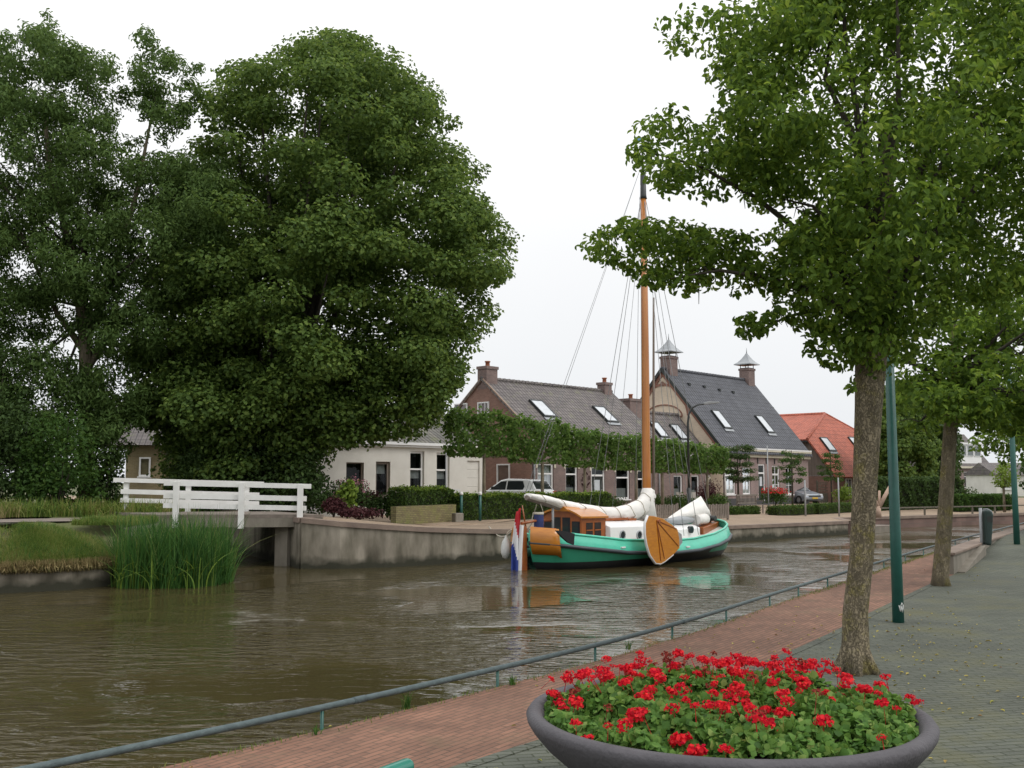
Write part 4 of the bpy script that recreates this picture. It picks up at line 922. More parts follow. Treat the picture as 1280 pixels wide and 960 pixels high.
# --- house with white dormer, far right
rh = thing('dormer_house', 'brick house with wide white dormer behind the second tree at right', 'house', RP(1239, 618, 140) - Vector((0, 0, 1.0)), R(28))
rh.location.z = 0
mb = MB(); fw = []
for k in range(4): fw.append((-5.2 + k * 1.45, -4.25 + k * 1.45, .9, 3.0))
fwall(mb, -9, 0, -.3, 3.7, 0, fw); mb.box(-9, 0, .25, 8, -.3, 3.68)
mb.add([(0, 0, -.3), (0, .25, -.3), (0, .25, 3.7), (0, 0, 3.7)], [(0, 1, 2, 3)]); mb.build('wall', M['brick_pale'], rh)
for h in fw: window(rh, *h, 0, 'f', 1, 1, .09, transom=h[2] + 1.45)
mb = MB(); mb.prism([(-.3, 3.7), (8.3, 3.7), (4, 8.2)], lambda y, z: (-9.1, y, z), lambda y, z: (.15, y, z)); mb.build('roof', M['tile_row'], rh)
mb = MB(); mb.box(-9.1, .1, -.35, -.01, 3.45, 3.72); mb.build('gutter', M['cream'], rh)
mb = MB(); mb.box(-7.5, -1.5, .1, 4, 3.8, 6.6); mb.box(-7.8, -1.2, -.1, 4.2, 6.6, 6.85); dm = mb.build('dormer', M['white_clean'], rh)
for k in range(4): window(dm, -7.2 + k * 1.42, -5.95 + k * 1.42, 5.05, 6.5, .02, 'f', 1, 1, .07, rec=0, sill=False)
mb = MB(); mb.tube([(-.1, -.1, 0), (-.1, -.1, 3.5)], .09, 8); mb.build('downpipe', M['white_clean'], rh)
mb = MB()
wh2 = thing('white_cottage', 'small white cottage glimpsed beyond the yellow-green young tree', 'house', RP(1246, 620, 125) * 1, R(10)); wh2.location.z = 0
mb.box(0, 12, 0, 6, -.3, 2.5); mb.build('wall', M['render_white'], wh2); mb = MB(); mb.prism([(-.3, 2.5), (6.3, 2.5), (3, 4.0)], lambda y, z: (-.2, y, z), lambda y, z: (12.2, y, z)); mb.build('roof', M['tile_row'], wh2)
for k in range(4): window(wh2, .8 + k * 3, 2.2 + k * 3, .8, 2.0, -.1, 'f', 2, 1, .08, rec=0)
# ---------------------------------------------------------------- blades, hedges, pleached trees
def blades(name, mt, parent, Bp, H, Wd, lean, segs=4, seed=0, kind=None):
    r = np.random.default_rng(seed); n = len(Bp); Bp = np.asarray(Bp, float)
    h = H * r.uniform(.6, 1.15, n); az = r.uniform(0, 6.283, n); ln = np.abs(r.normal(0, 1, n)) * lean
    d = np.stack([np.cos(az), np.sin(az), np.zeros(n)], 1); fa = r.uniform(0, 6.283, n); side_ = np.stack([np.cos(fa), np.sin(fa), np.zeros(n)], 1)
    V = np.empty((n, (segs + 1) * 2, 3))
    for k in range(segs + 1):
        u = k / segs; c = Bp + d * (ln * h * u ** 2)[:, None] + np.array([0, 0, 1]) * (h * (u - .35 * ln * u ** 2.5))[:, None]
        wv = side_ * (Wd * .5 * (1 - u ** 2 * .92))
        V[:, 2 * k] = c - wv; V[:, 2 * k + 1] = c + wv
    b = (np.arange(n) * (segs + 1) * 2)[:, None]
    Lp = np.concatenate([b + np.array([[2 * k, 2 * k + 1, 2 * k + 3, 2 * k + 2]]) for k in range(segs)], 1).reshape(-1)
    me = bpy.data.meshes.new(name); me.vertices.add(V.shape[0] * V.shape[1]); me.vertices.foreach_set('co', V.reshape(-1))
    me.loops.add(len(Lp)); me.loops.foreach_set('vertex_index', Lp.astype(np.int32)); me.polygons.add(n * segs)
    me.polygons.foreach_set('loop_start', (np.arange(n * segs) * 4).astype(np.int32)); me.update(calc_edges=True)
    patch = .17 * np.sin(Bp[:, 0] * 2.1 + 1) * np.cos(Bp[:, 1] * 2.7) + .1 * np.sin(Bp[:, 0] * 5.3 + Bp[:, 1] * 4)
    at = me.attributes.new('rnd', 'FLOAT', 'FACE'); at.data.foreach_set('value', np.repeat(np.clip(r.normal(.42, .2, n) + patch, 0, 1), segs).astype(np.float32))
    me.materials.append(mt); o = bpy.data.objects.new(name, me); COL.objects.link(o)
    if parent: o.parent = parent
    if kind: o['kind'] = kind
    return o
def box_leaves(p0, p1, th, h, z0, n, r, jitter=.06, top_bias=.25):
    p0 = Vector(p0); p1 = Vector(p1); d = p1 - p0; L_ = d.length; d /= L_; nn = Vector((-d.y, d.x))
    A = r.random(n) * L_; B = r.uniform(-th / 2, th / 2, n); C = r.uniform(0, h, n); k = r.random(n)
    ar = np.array([L_ * h * 2, th * h * 2, L_ * th * (1 + top_bias)]); ar = ar / ar.sum()
    Nn = np.zeros((n, 3))
    s1_ = k < ar[0]; s2_ = (k >= ar[0]) & (k < ar[0] + ar[1]); s3_ = ~(s1_ | s2_)
    sg = np.sign(r.random(n) - .5)
    bump = 1 + .12 * np.sin(A * 4.1) + .1 * np.sin(A * 9 + C * 5)
    B = np.where(s1_, sg * th / 2 * bump + r.normal(size=n) * jitter, B); A2 = np.where(s2_, (sg > 0) * L_ + r.normal(size=n) * jitter, A); C = np.where(s3_, h * (1 + .04 * np.sin(A * 3) + .03 * np.sin(A * 7.7)) + r.normal(size=n) * jitter, C)
    P = np.stack([p0.x + d.x * A2 + nn.x * B, p0.y + d.y * A2 + nn.y * B, z0 + C], 1)
    Nn[s1_] = np.outer(sg[s1_], [nn.x, nn.y, .5]); Nn[s2_] = np.outer(sg[s2_], [d.x, d.y, .3]); Nn[s3_] = [0, 0, 1]
    return P, Nn + r.normal(size=(n, 3)) * .45
def hedge(label, p0, p1, th, h, z0=.1, n=9000, leaf=.07, mt='leaf_hedge', tip=None, seed=1, group=None, name='hedge'):
    r = np.random.default_rng(seed); p0 = Vector(p0[:2]); p1 = Vector(p1[:2])
    th_ = thing(name, label, 'hedge', (p0.x, p0.y, z0), group=group); q = p1 - p0; d = q.normalized()
    P, Nn = box_leaves((0, 0), q, th, h, 0, n, r, jitter=.045); leaf_mesh('foliage', M[mt], th_, P, Nn, leaf, aspect=.7, seed=seed)
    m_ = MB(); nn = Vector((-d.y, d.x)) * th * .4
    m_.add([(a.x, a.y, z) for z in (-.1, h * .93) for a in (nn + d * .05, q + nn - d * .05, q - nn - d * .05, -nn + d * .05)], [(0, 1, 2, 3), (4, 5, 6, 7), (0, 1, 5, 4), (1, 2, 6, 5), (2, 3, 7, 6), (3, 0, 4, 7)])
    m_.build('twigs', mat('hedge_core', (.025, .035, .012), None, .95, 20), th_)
    if tip:
        k = r.random(int(n * .22)); A = k * q.length; C = h * (1 + .04 * np.sin(A * 3)) + np.abs(r.normal(size=len(k))) * .06; B = r.uniform(-th / 2, th / 2, len(k))
        P = np.stack([d.x * A - d.y * B, d.y * A + d.x * B, C], 1); leaf_mesh('new_shoots', M[tip], th_, P, r.normal(size=P.shape) + np.array([0, 0, 1]), leaf, seed=seed + 1)
    return th_
PLX = [(605, 560, 641, 515, 523, 567, 578), (678, 643, 706, 523, 533, 577, 584), (731, 708, 752, 534, 547, 583, 587), (795, 754, 806, 545, 551, 585, 592), (828, 808, 856, 549, 556, 590, 594), (884, 858, 905, 556, 562, 592, 594)]
def on_line(px, s_):
    d = ray(px, 600); n_ = Vector((NV.x, NV.y, 0)); pt = HW(0, s_, 0); k = (pt - Vector((0, 0, 0))).dot(n_) / Vector((d.x, d.y, 0)).dot(n_)
    return Vector((d.x * k, d.y * k))
for i, (tx, x0, x1, ya, yb, yc, yd) in enumerate(PLX):
    r = np.random.default_rng(50 + i); a = on_line(x0, -6.0); b_ = on_line(x1, -6.0); c = on_line(tx, -6.0)
    zt_ = (RP(x0, ya, a.y).z + RP(x1, yb, b_.y).z) / 2; zb_ = (RP(x0, yc, a.y).z + RP(x1, yd, b_.y).z) / 2
    lab = ['leftmost pleached tree, its clipped crown in front of the brown gable', 'pleached tree with its trunk behind the white hatchback', 'pleached tree between the white hatchback and the mast, narrow crown', 'pleached tree whose crown ends just left of the orange mast', 'pleached tree directly right of the orange mast', 'rightmost pleached tree, beside the black street lamp'][i]
    th = thing('pleached_tree', lab, 'tree', (c.x, c.y, .1), group='pleached trees with clipped box crowns along the far street')
    L_ = (b_ - a).length; nl = int(950 * L_)
    base = Vector((c.x, c.y)); P, Nn = box_leaves(a - base + UU * .1, b_ - base - UU * .1, .55, zt_ - zb_ - .1, zb_ - .05, nl, r, jitter=.12)
    keep = (np.sin(P[:, 0] * 3.1 + i) * np.sin(P[:, 2] * 4.3 + P[:, 1] * 2) + r.random(len(P)) * 1.1) > .05
    P = P[keep]; Nn = Nn[keep]; leaf_mesh('crown', M['leaf_pleached'], th, P, Nn, .15, aspect=.8, seed=60 + i)
    m_ = MB(); m_.tube([(0, 0, -.1), (0, 0, 1.2), (0, 0, zt_ - .3)], [.09, .075, .05], 8)
    for zz_ in np.linspace(zb_, zt_ - .4, 4):
        qa = a - base; qb = b_ - base; m_.tube([(qa.x * .93, qa.y * .93, zz_), (0, 0, zz_ - .06), (qb.x * .93, qb.y * .93, zz_)], [.012, .03, .012], 5)
    m_.build('trunk', M['bark'], th)
for i, (tx, x0, x1, yt, yb, lab) in enumerate([(922.5, 898, 946, 556, 598, 'small dark tiered tree in front of the left windows of the pale brick facade'), (990, 968, 1003, 564, 599, 'small thin tiered tree in front of the right corner of the pale brick facade'), (1039, 1024, 1056, 565, 599, 'small tiered tree in front of the red-roofed house')]):
    r = np.random.default_rng(80 + i); c = on_line(tx, -4.5); th = thing('tiered_tree', lab, 'tree', (c.x, c.y, .05), group='young trees with tiered crowns along the far street')
    zt_ = RP(tx, yt, c.y).z; zb_ = RP(tx, yb, c.y).z; w_ = (x1 - x0) / 2 * c.y / FPX; Ps = []; Ns = []; m_ = MB(); m_.tube([(0, 0, -.1), (0, 0, 1.5), (0, 0, zt_)], [.07, .055, .02], 8)
    for k, zz_ in enumerate(np.linspace(zb_, zt_ - .2, 5)):
        for j in range(7 if i == 0 else 5):
            an = 6.283 * j / 5 + k * 1.3 + r.random() * .5; rr_ = w_ * r.uniform(.35, .85); cc = np.array([math.cos(an) * rr_, math.sin(an) * rr_, zz_ + r.normal() * .06 - .08])
            P, Nn = clump_pts(cc, (w_ * .38, w_ * .38, .16), 130 if i == 0 else 75, r, .1, .8); Ps.append(P); Ns.append(Nn); m_.tube([(0, 0, zz_ - .08), tuple(cc)], [.02, .008], 4, cap=False)
    m_.build('trunk', M['limb_bark'], th); leaf_mesh('crown', M['leaf_dark' if i == 0 else 'leaf_mid'], th, np.concatenate(Ps), np.concatenate(Ns), .1, aspect=.6, seed=90 + i)
# big dark trees behind the right end of the far bank, small ones beyond
def far_tree(name, label, polys, Y, D, n, rr_, dens, leaf, mt, seed, trunk_px, tr=.3, group=None, base=0.0):
    r = np.random.default_rng(seed); cl = []
    for poly, k in zip(polys, n): cl += outline_clumps(poly, Y, D, k, rr_[0], rr_[1], r, mindist=.55, edge=.8)
    B = RP(trunk_px, 600, Y); B.z = base; th = thing(name, label, 'tree', B, group=group); m_ = MB(); top_ = max(c[2] for c, _ in cl)
    m_.tube([(0, 0, -.1), (0, 0, 1.5), (.1, 0, top_ * .5), (.1, 0, top_ * .85)], [tr, tr * .8, tr * .5, tr * .1], 10); limbs(m_, Vector((0, 0, 1.6)), [(c - np.array(B), q) for c, q in cl], r, min(16, len(cl)), tr * .3, twig=False)
    m_.build('trunk', [M['bark'], M['limb_bark']], th); crown('crown', M[mt], th, cl, dens, leaf, flat=.65, up=.8, droop=.5, aspect=.7, seed=seed, loc=B)
    return th
far_tree('park_tree', 'dark round tree behind the hedge, seen right of the nearest trunk', [[(1082, 520), (1098, 480), (1130, 470), (1160, 500), (1172, 560), (1168, 612), (1085, 612)]], 78, 3.5, [130], (9, 22), 200, .26, 'leaf_linden', 41, 1122, .3, 'trees on the far bank')
far_tree('park_tree', 'dark tree immediately left of the second tree trunk', [[(1140, 520), (1165, 500), (1192, 510), (1200, 560), (1196, 612), (1150, 612)]], 82, 3.0, [90], (9, 20), 200, .26, 'leaf_dark', 42, 1172, .3, 'trees on the far bank')
far_tree('park_tree', 'dark tree mass at the right edge beyond the yellow-green young tree', [[(1262, 585), (1290, 560), (1340, 560), (1360, 600), (1350, 618), (1270, 612)]], 110, 4, [24], (9, 20), 70, .4, 'leaf_dark', 43, 1300, .3, 'trees on the far bank')
far_tree('park_tree', 'tree tip rising behind the ridge of the blue-grey roof', [[(950, 508), (958, 500), (968, 512), (975, 535), (990, 570), (960, 570), (950, 540)]], 105, 2, [16], (6, 12), 90, .35, 'leaf_ash', 44, 965, .25, 'trees on the far bank')
far_tree('young_tree', 'yellow-green young tree in front of the white cottage at right', [[(1236, 590), (1245, 578), (1262, 577), (1272, 592), (1268, 610), (1240, 610)]], 60, .9, [22], (6, 12), 260, .14, 'leaf_yellow', 45, 1254, .08)
# street furniture and gardens across the canal
a = on_line(577, -11.4); 
def fr(px, z, py): return GP(px, py, z)
h0 = fr(577, .18, 649.5); h1 = h0 + Vector((UU.x, UU.y, 0)) * 9.5
hedge('clipped green hedge in front of the white hatchback', h0 + Vector((NV.x, NV.y, 0)) * .5, h1 + Vector((NV.x, NV.y, 0)) * .5, .9, .9, .15, 13000, .085, tip='leaf_hedge_tip', seed=3)
g0 = fr(495, .38, 647.5); g1 = fr(570, .22, 648.5)
mb = MB(); dd = Vector(g1[:2]) - Vector(g0[:2]); L_ = dd.length; mb.box(0, L_, 0, .22, -.3, .47); gw = mb.build('garden_wall', M['brick_garden'], None, (g0.x, g0.y, .3), math.atan2(dd.y, dd.x))
tag(gw, 'low mossy yellow brick garden wall in front of the white house', 'wall')
hp0 = Vector((g0.x - .2, g0.y + 1.6)); hp1 = hp0 + dd.normalized() * (L_ - .6)
hedge('short clipped hedge behind the mossy garden wall', hp0, hp1, .7, .95, .35, 7000, .08, tip='leaf_hedge_tip', seed=4)
def plain_bush(name, label, cat, px, py_base, rad, zc, mt, n, leaf, z0=.2, seed=1, accent=None, na=0, sx=1.0, group=None):
    r = np.random.default_rng(seed); p = fr(px, z0, py_base); th = thing(name, label, cat, p, group=group)
    Ps = []; Ns = []
    for k in range(7):
        c = np.array([r.uniform(-.6, .6) * rad * sx, r.uniform(-.4, .4) * rad, zc * r.uniform(.6, 1.15)]); P, Nn = clump_pts(c, (rad * .6 * sx, rad * .6, zc * .55), n // 7, r, .2); Ps.append(P); Ns.append(Nn)
    m_ = MB(); [m_.tube([(0, 0, -.05), (r.uniform(-.5, .5) * rad, r.uniform(-.3, .3) * rad, zc * 1.1)], [.02, .008], 4) for _ in range(7)]
    m_.build('stem', M['limb_bark'], th); leaf_mesh('foliage', M[mt], th, np.concatenate(Ps), np.concatenate(Ns), leaf, seed=seed)
    if accent:
        P = np.concatenate(Ps); P = P[P[:, 2] > np.quantile(P[:, 2], .55)][:na] + np.array([0, -.05, .08]); leaf_mesh('blossom', M[accent], th, P, r.normal(size=P.shape) + np.array([0, -.5, 1]), leaf * .9, seed=seed + 2)
    return th
plain_bush('flowering_shrub', 'pink-topped flowering shrub right of the footbridge', 'bush', 428, 645, .8, .8, 'leaf_dark', 2300, .1, .45, 101, 'pink', 260)
plain_bush('shrub', 'burgundy-leaved shrub beside the pink-topped one', 'bush', 462, 643, .65, .55, 'leaf_red', 1600, .1, .35, 102)
plain_bush('shrub', 'bright green grassy plant among the shrubs right of the footbridge', 'plant', 434, 647, .35, .8, 'leaf_yellow', 500, .16, .45, 103)
plain_bush('shrub', 'dark green low shrub left of the mossy garden wall', 'bush', 478, 646, .6, .55, 'leaf_dark', 1500, .1, .35, 104)
plain_bush('shrub', 'low purple-grey ground shrub at the quay edge by the footbridge', 'bush', 448, 649, .9, .28, 'leaf_red', 1300, .09, .42, 105)
plain_bush('shrub', 'dark reddish bush against the foot of the big tree', 'bush', 417, 646, .4, .4, 'leaf_red', 900, .1, .5, 106)
plain_bush('shrub', 'round green shrub in front of the short clipped hedge', 'bush', 516, 640, .7, .5, 'leaf_mid', 1300, .1, .35, 107)
for px, lab in ((576.5, 'teal post with white cap next to the grey concrete block'), (600, 'teal post with white cap standing in front of the long hedge')):
    p = fr(px, .2, 649); th = thing('bollard', lab, 'post', p, group='teal posts with white caps by the hedge'); mb = MB(); mb.tube([(0, 0, -.1), (0, 0, .92)], .055, 10); mb.build('post', M['teal'], th); MB().lathe([(.06, .92), (.075, .93), (.075, 1.0), (.04, 1.04), (.001, 1.045)], n=12).build('cap', M['white_paint'], th)
p = fr(572, .2, 650); mb = MB(); mb.box(-.18, .18, -.15, .15, -.1, .26); tag(mb.build('concrete_block', M['concrete'], None, p, .6, bevel=.03), 'small grey concrete block at the right end of the mossy garden wall', 'block')
p = fr(565, .25, 640); th = thing('garden_gate', 'low dark green gate topped by pale pickets behind the mossy garden wall', 'gate', p, math.atan2(.73, .68)); mb = MB(); mb.box(-.5, .5, -.02, .02, .35, .75); mb.build('panel', M['teal'], th); mb = MB()
for k in range(11): mb.box(-.5 + k * .093, -.45 + k * .093, -.035, -.022, .7, 1.05)
mb.box(-.52, .52, -.021, -.0, .76, .82); mb.build('pickets', M['white_weathered'], th)
for px, y0, y1, z0, s_, r_, lab in ((557, 648, 566, .2, 0, .03, 'thin grey pole in front of the white house windows'), (961, 641, 557, .0, 0, .035, 'thin grey pole beside the wooden bench'), (1007, 640, 600, .0, 0, .05, 'thin pale pole in front of the silver car'), (1049, 640, 597, 0, 0, .045, 'thin pale pole right of the small tiered tree by the red roof')):
    p = fr(px, z0, y1 if False else (y0 if y0 > 641 else 643)); z1 = RP(px, y1, p.y).z
    th = MB().tube([(0, 0, -.1), (0, 0, z1 - z0)], [r_, r_ * .8], 8).build('pole', M['grey_metal'], None, p); tag(th, lab, 'pole')
# street lamp across the canal
p = on_line(861, -8.5); p = Vector((p.x, p.y, .05)); sc_ = p.y / FPX
th = thing('street_lamp', 'black street lamp with curved arm in front of the yellow gable', 'street lamp', p); H_ = RP(861, 505, p.y).z
mb = MB(); hh = H_ - .05
mb.tube([(0, 0, -.1), (0, 0, 1.3)], .095, 10); mb.tube([(0, 0, 1.3), (0, 0, hh - .9), (.05, 0, hh - .5), (.2, -.02, hh - .2), (.45, -.03, hh - .05), (.8, -.05, hh + .0)], [.065, .055, .05, .045, .04, .035], 10); mb.build('post', M['dark_metal'], th)
mb = MB(); mb.prism([(0, -.04), (.75, .05), (.75, .1), (.25, .12), (0, .06)], lambda x, z: (.75 + x, -.15, hh + z), lambda x, z: (.75 + x, .05, hh + z)); mb.build('lamp_head', M['grey_metal'], th, bevel=.015)
# picket fences, planting, chairs
def picket(px0, px1, py, h, label, mt='wood_grey'):
    a = fr(px0, .0, py); b_ = a + Vector((UU.x, UU.y, 0)); k = 0
    for _ in range(60):
        if 640 + FPX * b_.x / b_.y >= px1: break
        b_ += Vector((UU.x, UU.y, 0)) * .1
    d = b_ - a; L_ = d.length; th = thing('picket_fence', label, 'fence', a, HA); n = max(3, int(L_ / .13)); mb = MB()
    for k in range(n): mb.box(k * L_ / n, k * L_ / n + .09, -.02, .0, .03, h + .02 * math.sin(k * 9))
    mb.build('pickets', M[mt], th); mb = MB(); mb.box(0, L_, .002, .04, h * .25, h * .25 + .06); mb.box(0, L_, .002, .04, h * .75, h * .75 + .06); mb.build('rail', M[mt], th)
    for x_ in (0, L_): MB().box(x_ - .04, x_ + .04, .041, .12, -.1, h + .05).build('post', M[mt], th)
picket(813, 846, 649, .62, 'grey picket fence just right of the mast foot'); picket(884, 909, 650, .66, 'grey picket fence right of the white foresail bag')
for k, (px, py, rr_, hz, lab) in enumerate([(822, 640, .9, .6, 'bright green garden bush behind the picket fence by the mast'), (846, 640, .9, .62, 'green garden bush left of the pointed white sail bag'), (868, 642, .6, .5, 'low green bush behind the white sail bag'), (893, 642, .8, .62, 'green garden bush above the right picket fence'), (713, 642, 1.1, .6, 'green bush seen over the covered boom, near the dark front door'), (752, 641, 1.2, .6, 'low green bush in front of the row house, left of the mast')]):
    plain_bush('garden_bush', lab, 'bush', px, py, rr_, hz, 'leaf_hedge', 1700, .1, .05, 120 + k, group='garden bushes in front of the row houses')
plain_bush('hanging_plant', 'purple-red bushy plant beneath the oval house sign', 'plant', 885, 636, .95, 1.0, 'leaf_red', 1500, .1, .1, 130)
plain_bush('flowering_shrub', 'red flowering shrub against the pale brick facade', 'bush', 968, 635, .9, .8, 'leaf_mid', 1500, .1, .05, 131, 'petal', 420)
plain_bush('flowering_plant', 'white flowering plant at the left end of the low clipped hedges', 'plant', 913, 640, .5, .3, 'leaf_mid', 500, .1, .05, 132, 'flag', 200) if False else None
for i, (x0, y0, x1, h, lab) in enumerate([(908, 644, 940, .3, 'low clipped hedge left of the wooden bench'), (966, 643.5, 1016, .34, 'long low clipped hedge in front of the red flowers'), (1017, 641.5, 1058, .4, 'low clipped hedge in front of the wooden fence panels')]):
    a = fr(x0, 0, y0); b_ = Vector(a)
    while 640 + FPX * b_.x / b_.y < x1: b_ += Vector((UU.x, UU.y, 0)) * .1
    hedge(lab, a, b_, .7, h, .02, 4200, .07, seed=140 + i, group='low clipped hedges along the far street')
p = fr(931, .0, 642.5); th = thing('bench', 'grey slatted wooden bench standing before the dark front door', 'bench', p, HA); W_ = 2.0
mb = MB(); [mb.box(0, W_, .05 + k * .1, .13 + k * .1, .42, .45) for k in range(4)]; mb.build('seat', M['wood_grey'], th)
mb = MB(); mb.box(0, W_, .46, .5, .9, .98); mb.box(0, W_, .46, .5, .5, .56); [mb.box(.05 + k * .135, .1 + k * .135, .47, .49, .561, .899) for k in range(14)]; mb.build('backrest', M['wood_grey'], th)
for x_ in (.02, W_ - .08):
    for y_ in (.04, .45): MB().box(x_, x_ + .06, y_, y_ + .05, -.05, .42 if y_ < .2 else .9).build('leg', M['wood_grey'], th)
    MB().box(x_, x_ + .06, .04, .45, .62, .66).build('armrest', M['wood_grey'], th)
# garden chairs, white, at the low house
chair_m = MB(); 
def chair(px, py, label, rz):
    p = fr(px, .1, py); th = thing('garden_chair', label, 'chair', p, rz, 'white plastic garden chairs'); 
    MB().box(-.24, .24, -.24, .24, .4, .44).build('seat', M['white_clean'], th, bevel=.015); m_ = MB(); m_.add([(-.24, .2, .44), (.24, .2, .44), (.2, .36, .95), (-.2, .36, .95), (-.24, .24, .44), (.24, .24, .44), (.2, .4, .95), (-.2, .4, .95)], [(0, 1, 2, 3), (4, 5, 6, 7), (0, 1, 5, 4), (1, 2, 6, 5), (2, 3, 7, 6), (3, 0, 4, 7)]); m_.build('backrest', M['white_clean'], th)
    for a_ in (-.2, .2):
        for b_ in (-.2, .2): MB().box(a_ - .02, a_ + .02, b_ - .02, b_ + .02, -.05, .4).build('leg', M['white_clean'], th)
chair(854, 636, 'left of the two white garden chairs by the street lamp', 2.4); chair(866, 636, 'right of the two white garden chairs by the street lamp', 2.9)
# oval sign wreath on the low house
t_, z_ = FS(886, 603, .9); mb = MB(); mb.tube([(t_ + .2 * math.cos(a), .83, z_ + .3 * math.sin(a)) for a in np.linspace(0, 6.2832, 17)], .05, 6)
tag(mb.build('oval_wreath', M['cream'], None, P0, HA), 'cream oval ring hanging on the dark door of the low house', 'wreath')
# hedge and gardens far right
hedge('tall dark hedge behind the far quay at the canal bend', RP(1082, 640, 60), RP(1192, 640, 66), 1.4, 1.75, 0, 12000, .16, 'leaf_dark', seed=150)
hedge('lower bright green hedge in front of the dormer house', RP(1190, 636, 60), RP(1256, 636, 63), 1.0, .8, 0, 6000, .13, 'leaf_mid', seed=151)
bush('shrub', 'dark rounded shrub in front of the dormer house windows', 'bush', [[(1192, 612), (1212, 604), (1228, 615), (1226, 634), (1190, 634)]], 64, .6, [16], (5, 10), 260, .14, 'leaf_dark', 152, 0)
# wooden boarded fence and gate near the silver car
a = on_line(1022, 0.5); th = thing('board_fence', 'brown wooden board fence and trellis behind the silver car', 'fence', (a.x, a.y, .05), HA)
mb = MB(); mb.box(0, 5.2, -.01, .01, 0, .75); [mb.box(.0 + k * .4, .05 + k * .4, -.03, -.011, 0, 1.55) for k in range(14)]; [mb.box(0, 5.2, -.028, -.012, z, z + .05) for z in (.9, 1.15, 1.4, 1.52)]; mb.build('boards', M['wood_fence'], th)
for x_ in (0, 1.7, 3.4, 5.2): MB().box(x_ - .05, x_ + .05, .011, .11, -.1, 1.7).build('post', M['wood_fence'], th)
plain_bush('garden_bush', 'light green bush behind the board fence beside the nearest trunk', 'bush', 1053, 633, .6, .9, 'leaf_yellow', 1000, .12, .05, 160, group='garden bushes in front of the row houses')
# ---------------------------------------------------------------- cars
def car(label, loc, rz, paint, plate):
    """front towards -x, rear towards +x; origin under the rear bumper centre"""
    th = thing('parked_car', label, 'car', loc, rz, 'parked cars'); Lc, Wc = 3.9, 1.68
    low_ = [(-3.9, .32), (-3.92, .55), (-3.8, .7), (-2.95, .9), (-2.7, .95), (-.15, .98), (-.02, .8), (0, .5), (-.08, .28), (-.35, .2), (-3.6, .2)]
    m_ = MB(); secs = [(-.84, .0), (-.8, 1.0), (.8, 1.0), (.84, 0)]
    m_.prism(low_, lambda x, z: (x, -Wc / 2, z), lambda x, z: (x, Wc / 2, z)); b = m_.build('body', M[paint], th, bevel=.07, seg=3)
    g_ = [(-2.75, .93), (-.12, .96), (-.42, 1.36), (-.62, 1.43), (-1.7, 1.47), (-2.05, 1.4)]
    def inset(z): return Wc / 2 - .05 - max(0, z - .93) * .32
    m_ = MB(); m_.prism(g_, lambda x, z: (x, -inset(z), z), lambda x, z: (x, inset(z), z)); m_.build('cabin', M[paint], th, bevel=.05, seg=3)
    for s_ in (-1, 1):
        for poly in ([(-2.55, .98), (-1.72, .98), (-1.72, 1.36), (-2.02, 1.34)], [(-1.64, .98), (-.78, .98), (-.72, 1.12), (-.84, 1.36), (-1.64, 1.365)]):
            m_ = MB(); m_.prism(poly, lambda x, z: (x, s_ * (inset(z) - .02), z), lambda x, z: (x, s_ * (inset(z) + .012), z)); m_.build('side_window', M['dark_glass'], th)
    def cross(poly, name, mt):
        m_ = MB(); m_.add(poly, [tuple(range(len(poly)))]); m_.build(name, M[mt], th)
    for nm, (xa, za), (xb, zb), off in (('rear_window', (-.16, 1.0), (-.4, 1.35), .035), ('windscreen', (-2.72, .97), (-2.1, 1.37), -.035)):
        q = Vector((xb - xa, zb - za)).normalized(); nx, nz = (q.y, -q.x) if off > 0 else (-q.y, q.x); k = abs(off)
        m_ = MB(); m_.add([(xa + nx * e, y * (inset(za) - .12), za + nz * e) for e in (-.03, k - .02) for y in (-1, 1)] + [(xb + nx * e, y * (inset(zb) - .1), zb + nz * e) for e in (-.03, k - .02) for y in (-1, 1)], [(0, 1, 5, 4), (2, 3, 7, 6), (0, 2, 6, 4), (1, 3, 7, 5), (0, 1, 3, 2), (4, 5, 7, 6)]); m_.build(nm, M['dark_glass'], th)
    for x_ in (-3.2, -.72):
        for s_ in (-1, 1):
            w_ = MB(); c = (0, 0, 0)
            pr = [(.18, -.09), (.28, -.1), (.31, -.06), (.31, .06), (.28, .1), (.18, .09)]
            vs = [(x_ + r_ * math.cos(6.2832 * k / 24), s_ * .79 + y_, .31 + r_ * math.sin(6.2832 * k / 24)) for r_, y_ in pr for k in range(24)]
            w_.add(vs, [(i * 24 + k, i * 24 + (k + 1) % 24, i * 24 + 24 + (k + 1) % 24, i * 24 + 24 + k) for i in range(5) for k in range(24)], 0, True); wo_ = w_.build('wheel', M['tyre'], th)
            w_ = MB(); w_.tube([(x_, s_ * .79 - .07, .31), (x_, s_ * .79 + .07, .31)], .19, 20); w_.build('rim', M['grey_metal'], wo_)
    for s_ in (-1, 1):
        m_ = MB(); m_.box(-.12, .025, s_ * .72 - .1, s_ * .72 + .1, .68, .92); m_.build('tail_light', M['lens_red'], th, bevel=.03)
        m_ = MB(); m_.box(-3.9, -3.68, s_ * .62 - .16, s_ * .62 + .16, .55, .72); m_.build('headlight', M['lens'], th, bevel=.04)
        m_ = MB(); m_.box(-2.35, -2.2, s_ * .92 - .08, s_ * .92 + .08, .98, 1.12); m_.build('wing_mirror', M['dark_paint'], th, bevel=.03)
    m_ = MB(); m_.box(-3.945, -3.925, -.26, .26, .38, .49); m_.box(.005, .022, -.26, .26, .5, .61); m_.build('number_plate', M[plate], th)
    m_ = MB(); m_.box(-3.94, -3.9, -.55, .55, .52, .62); m_.box(-3.95, -3.9, -.7, .7, .25, .34); m_.build('grille', M['dark_paint'], th)
    return th
